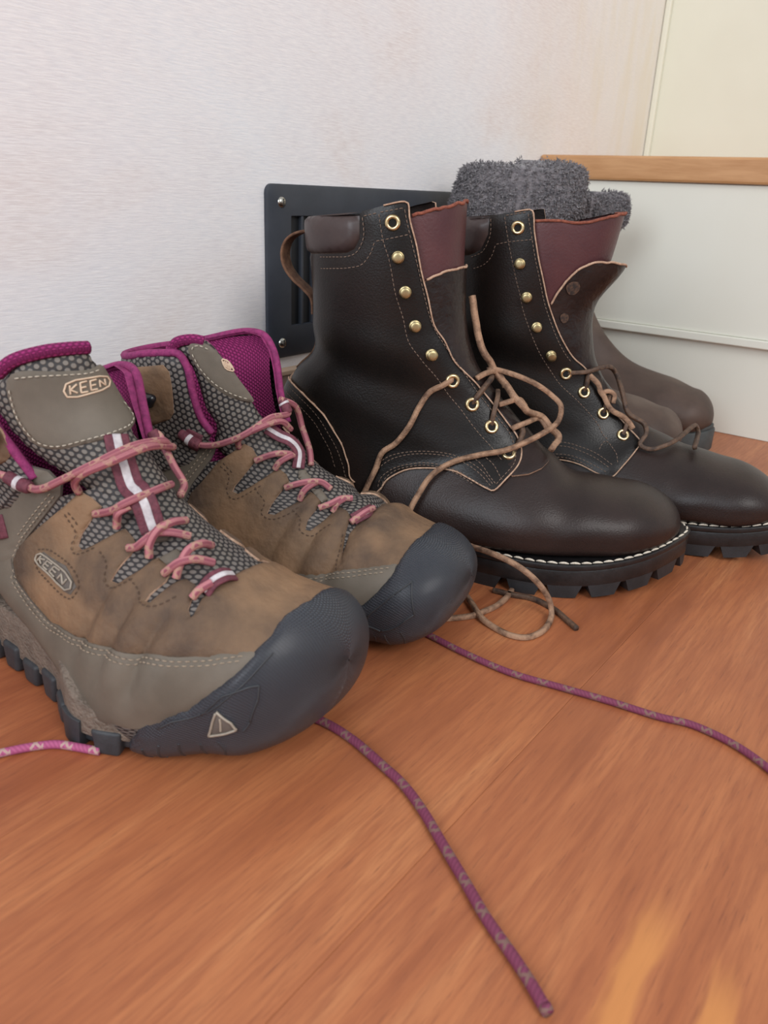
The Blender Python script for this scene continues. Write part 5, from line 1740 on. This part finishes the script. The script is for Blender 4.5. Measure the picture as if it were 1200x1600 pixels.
BRN_OUT = [(a, b * .93) for a, b in [(.000, .000), (.006, -.024), (.030, -.037), (.080, -.037), (.13, -.043), (.18, -.055), (.22, -.057), (.258, -.049),
           (.287, -.030), (.304, -.004), (.309, .014), (.301, .034), (.273, .050), (.235, .053), (.19, .046), (.13, .036), (.08, .035), (.030, .037), (.006, .024)]]
def brn_spring(x): return .008 * max(0.0, (x - .22) / .09) ** 2
def make_brown(O, T, left, label):
    d = (T[0] - O[0], T[1] - O[1])
    root = empty('pull_on_boot', (O[0], O[1], 0), math.atan2(d[1], d[0]))
    tag(root, label, 'boot', 'pair of brown pull-on boots behind the laced boots')
    u = Upper(root, O, T, BRN_ST, left)
    sg = -1.0 if left else 1.0
    u.grid('upper', 0.085, 1.0, M['brown_nubuck'], thick=.0025)
    sole_slab('outsole', BRN_OUT, lambda x: .027 + brn_spring(x), lambda x: .0005 + brn_spring(x), M['sole_grey'], root, sg=sg, round_=.002)
    sole_slab('welt', [(x * .99 + .001, y * .97) for x, y in BRN_OUT], lambda x: .0315 + brn_spring(x), lambda x: .0268 + brn_spring(x), M['sole_grey'], root, sg=sg)
    p, n = u.path([(.087, -3.1), (.087, -1.5), (.087, 0), (.087, 1.5), (.087, 3.1)], 80, .0008)
    V, F, UV = tube(p, .0016, 6); obj('top_binding', V, F, M['suede'], root)
    for sg_ in (1, -1):
        u.patch('elastic_gusset', [(.10, sg_ * 1.3), (.10, sg_ * 1.9), (.30, sg_ * 1.75), (.36, sg_ * 1.6), (.30, sg_ * 1.45)], [M['vent_dark'], M['suede']], h=.0008, r=.001, base=.0004, step=.006)
    return u
brnA = make_brown((.808, .533), (.842, .247), False, 'brown nubuck pull-on boot half hidden behind the leather boots')
brnB = make_brown((.930, .533), (.984, .243), True, 'brown nubuck pull-on boot with grey sole, closest to the cream wall')

def fleece_sock(name, label, center, rx, ry, z0, z1, rz, seed, lean=(0, 0), slant=.0):
    """thick rolled sock: a rounded folded bundle, covered in short terry loops"""
    r = np.random.RandomState(seed)
    root = empty(name, (center[0], center[1], z0), rz)
    tag(root, label, 'sock', 'grey fleece socks in the boot tops')
    nu, nv = 90, 60
    V, F = [], []
    ph1, ph2, ph3 = r.rand(3) * 6.28
    for i in range(nv + 1):
        v = i / nv
        for j in range(nu):
            a = 2 * math.pi * j / nu
            # profile: straight sides, rounded shoulders
            e = 0.32
            sh = (1 - max(0.0, (v - .68) / .32) ** 3.4) ** .5 if v > .68 else 1.0
            sh *= .60 + .40 * float(smoothstep(0.0, .50, v))
            c, s_ = math.cos(a), math.sin(a)
            k = 0.75
            x = math.copysign(abs(c) ** k, c) * rx * sh
            y = math.copysign(abs(s_) ** k, s_) * ry * sh
            z = (z1 - z0) * (v if v < .68 else .68 + .32 * math.sin((v - .68) / .32 * math.pi / 2))
            # fold creases
            w = 1 + .03 * math.sin(2 * a + ph1 + 2.0 * v) + .015 * math.sin(5 * a + ph2 + 5 * v)
            x *= w; y *= w
            if x < 0: x *= 1.10 - slant * v
            x += lean[0] * v * v; y += lean[1] * v * v
            z += .003 * math.sin(a + ph3) * v + .0015 * math.sin(3 * a + ph1) * v
            V.append((x, y, z))
    for i in range(nv):
        for j in range(nu):
            j2 = (j + 1) % nu
            F.append((i * nu + j, i * nu + j2, (i + 1) * nu + j2, (i + 1) * nu + j))
    F.append(tuple(range(nu))[::-1]); F.append(tuple(nv * nu + j for j in range(nu)))
    body = obj('sock_body', V, F, M['terry'], root)
    # terry loops
    body.data.calc_loop_triangles()
    P = np.array(V)
    N = np.zeros_like(P)
    for f in body.data.polygons:
        for q in f.vertices: N[q] += np.array(f.normal)
    N /= np.maximum(np.linalg.norm(N, axis=1), 1e-9)[:, None]
    LV, LF = [], []
    cnt = 15000
    idx = r.randint(0, nu * (nv + 1), cnt)
    for q in idx:
        v_ = (q // nu) / nv
        if v_ > .72 and r.rand() > max(.03, (1 - ((v_ - .68) / .32) ** 2.6)) ** .5: continue
        p = P[q] + r.normal(0, .0012, 3)
        n = N[q] + r.normal(0, .55, 3); n /= np.linalg.norm(n)
        t = np.cross(n, r.normal(0, 1, 3)); t /= max(np.linalg.norm(t), 1e-9)
        L_ = r.uniform(.0022, .0042); w = .0011
        b_ = np.cross(n, t)
        tip = p + n * L_ * .8 + t * L_ * .8
        k = len(LV)
        LV += [p - b_ * w, p + b_ * w, p + t * w * 1.5, tip]
        LF += [(k, k + 1, k + 3), (k + 1, k + 2, k + 3), (k + 2, k, k + 3)]
    o = obj('terry_pile', LV, LF, M['terry'], root, smooth=False); o['kind'] = 'stuff'
    return root
SRZ = math.atan2(-.809, .588)
fleece_sock('fleece_sock', 'large grey fluffy fleece sock bundle sticking up behind the leather boots', (.848, .455), .076, .030, .232, .313, SRZ, 3, slant=.28)
fleece_sock('fleece_sock', 'smaller grey fluffy fleece sock peeking out to the right of the large one', (.958, .418), .046, .029, .232, .285, SRZ, 5)
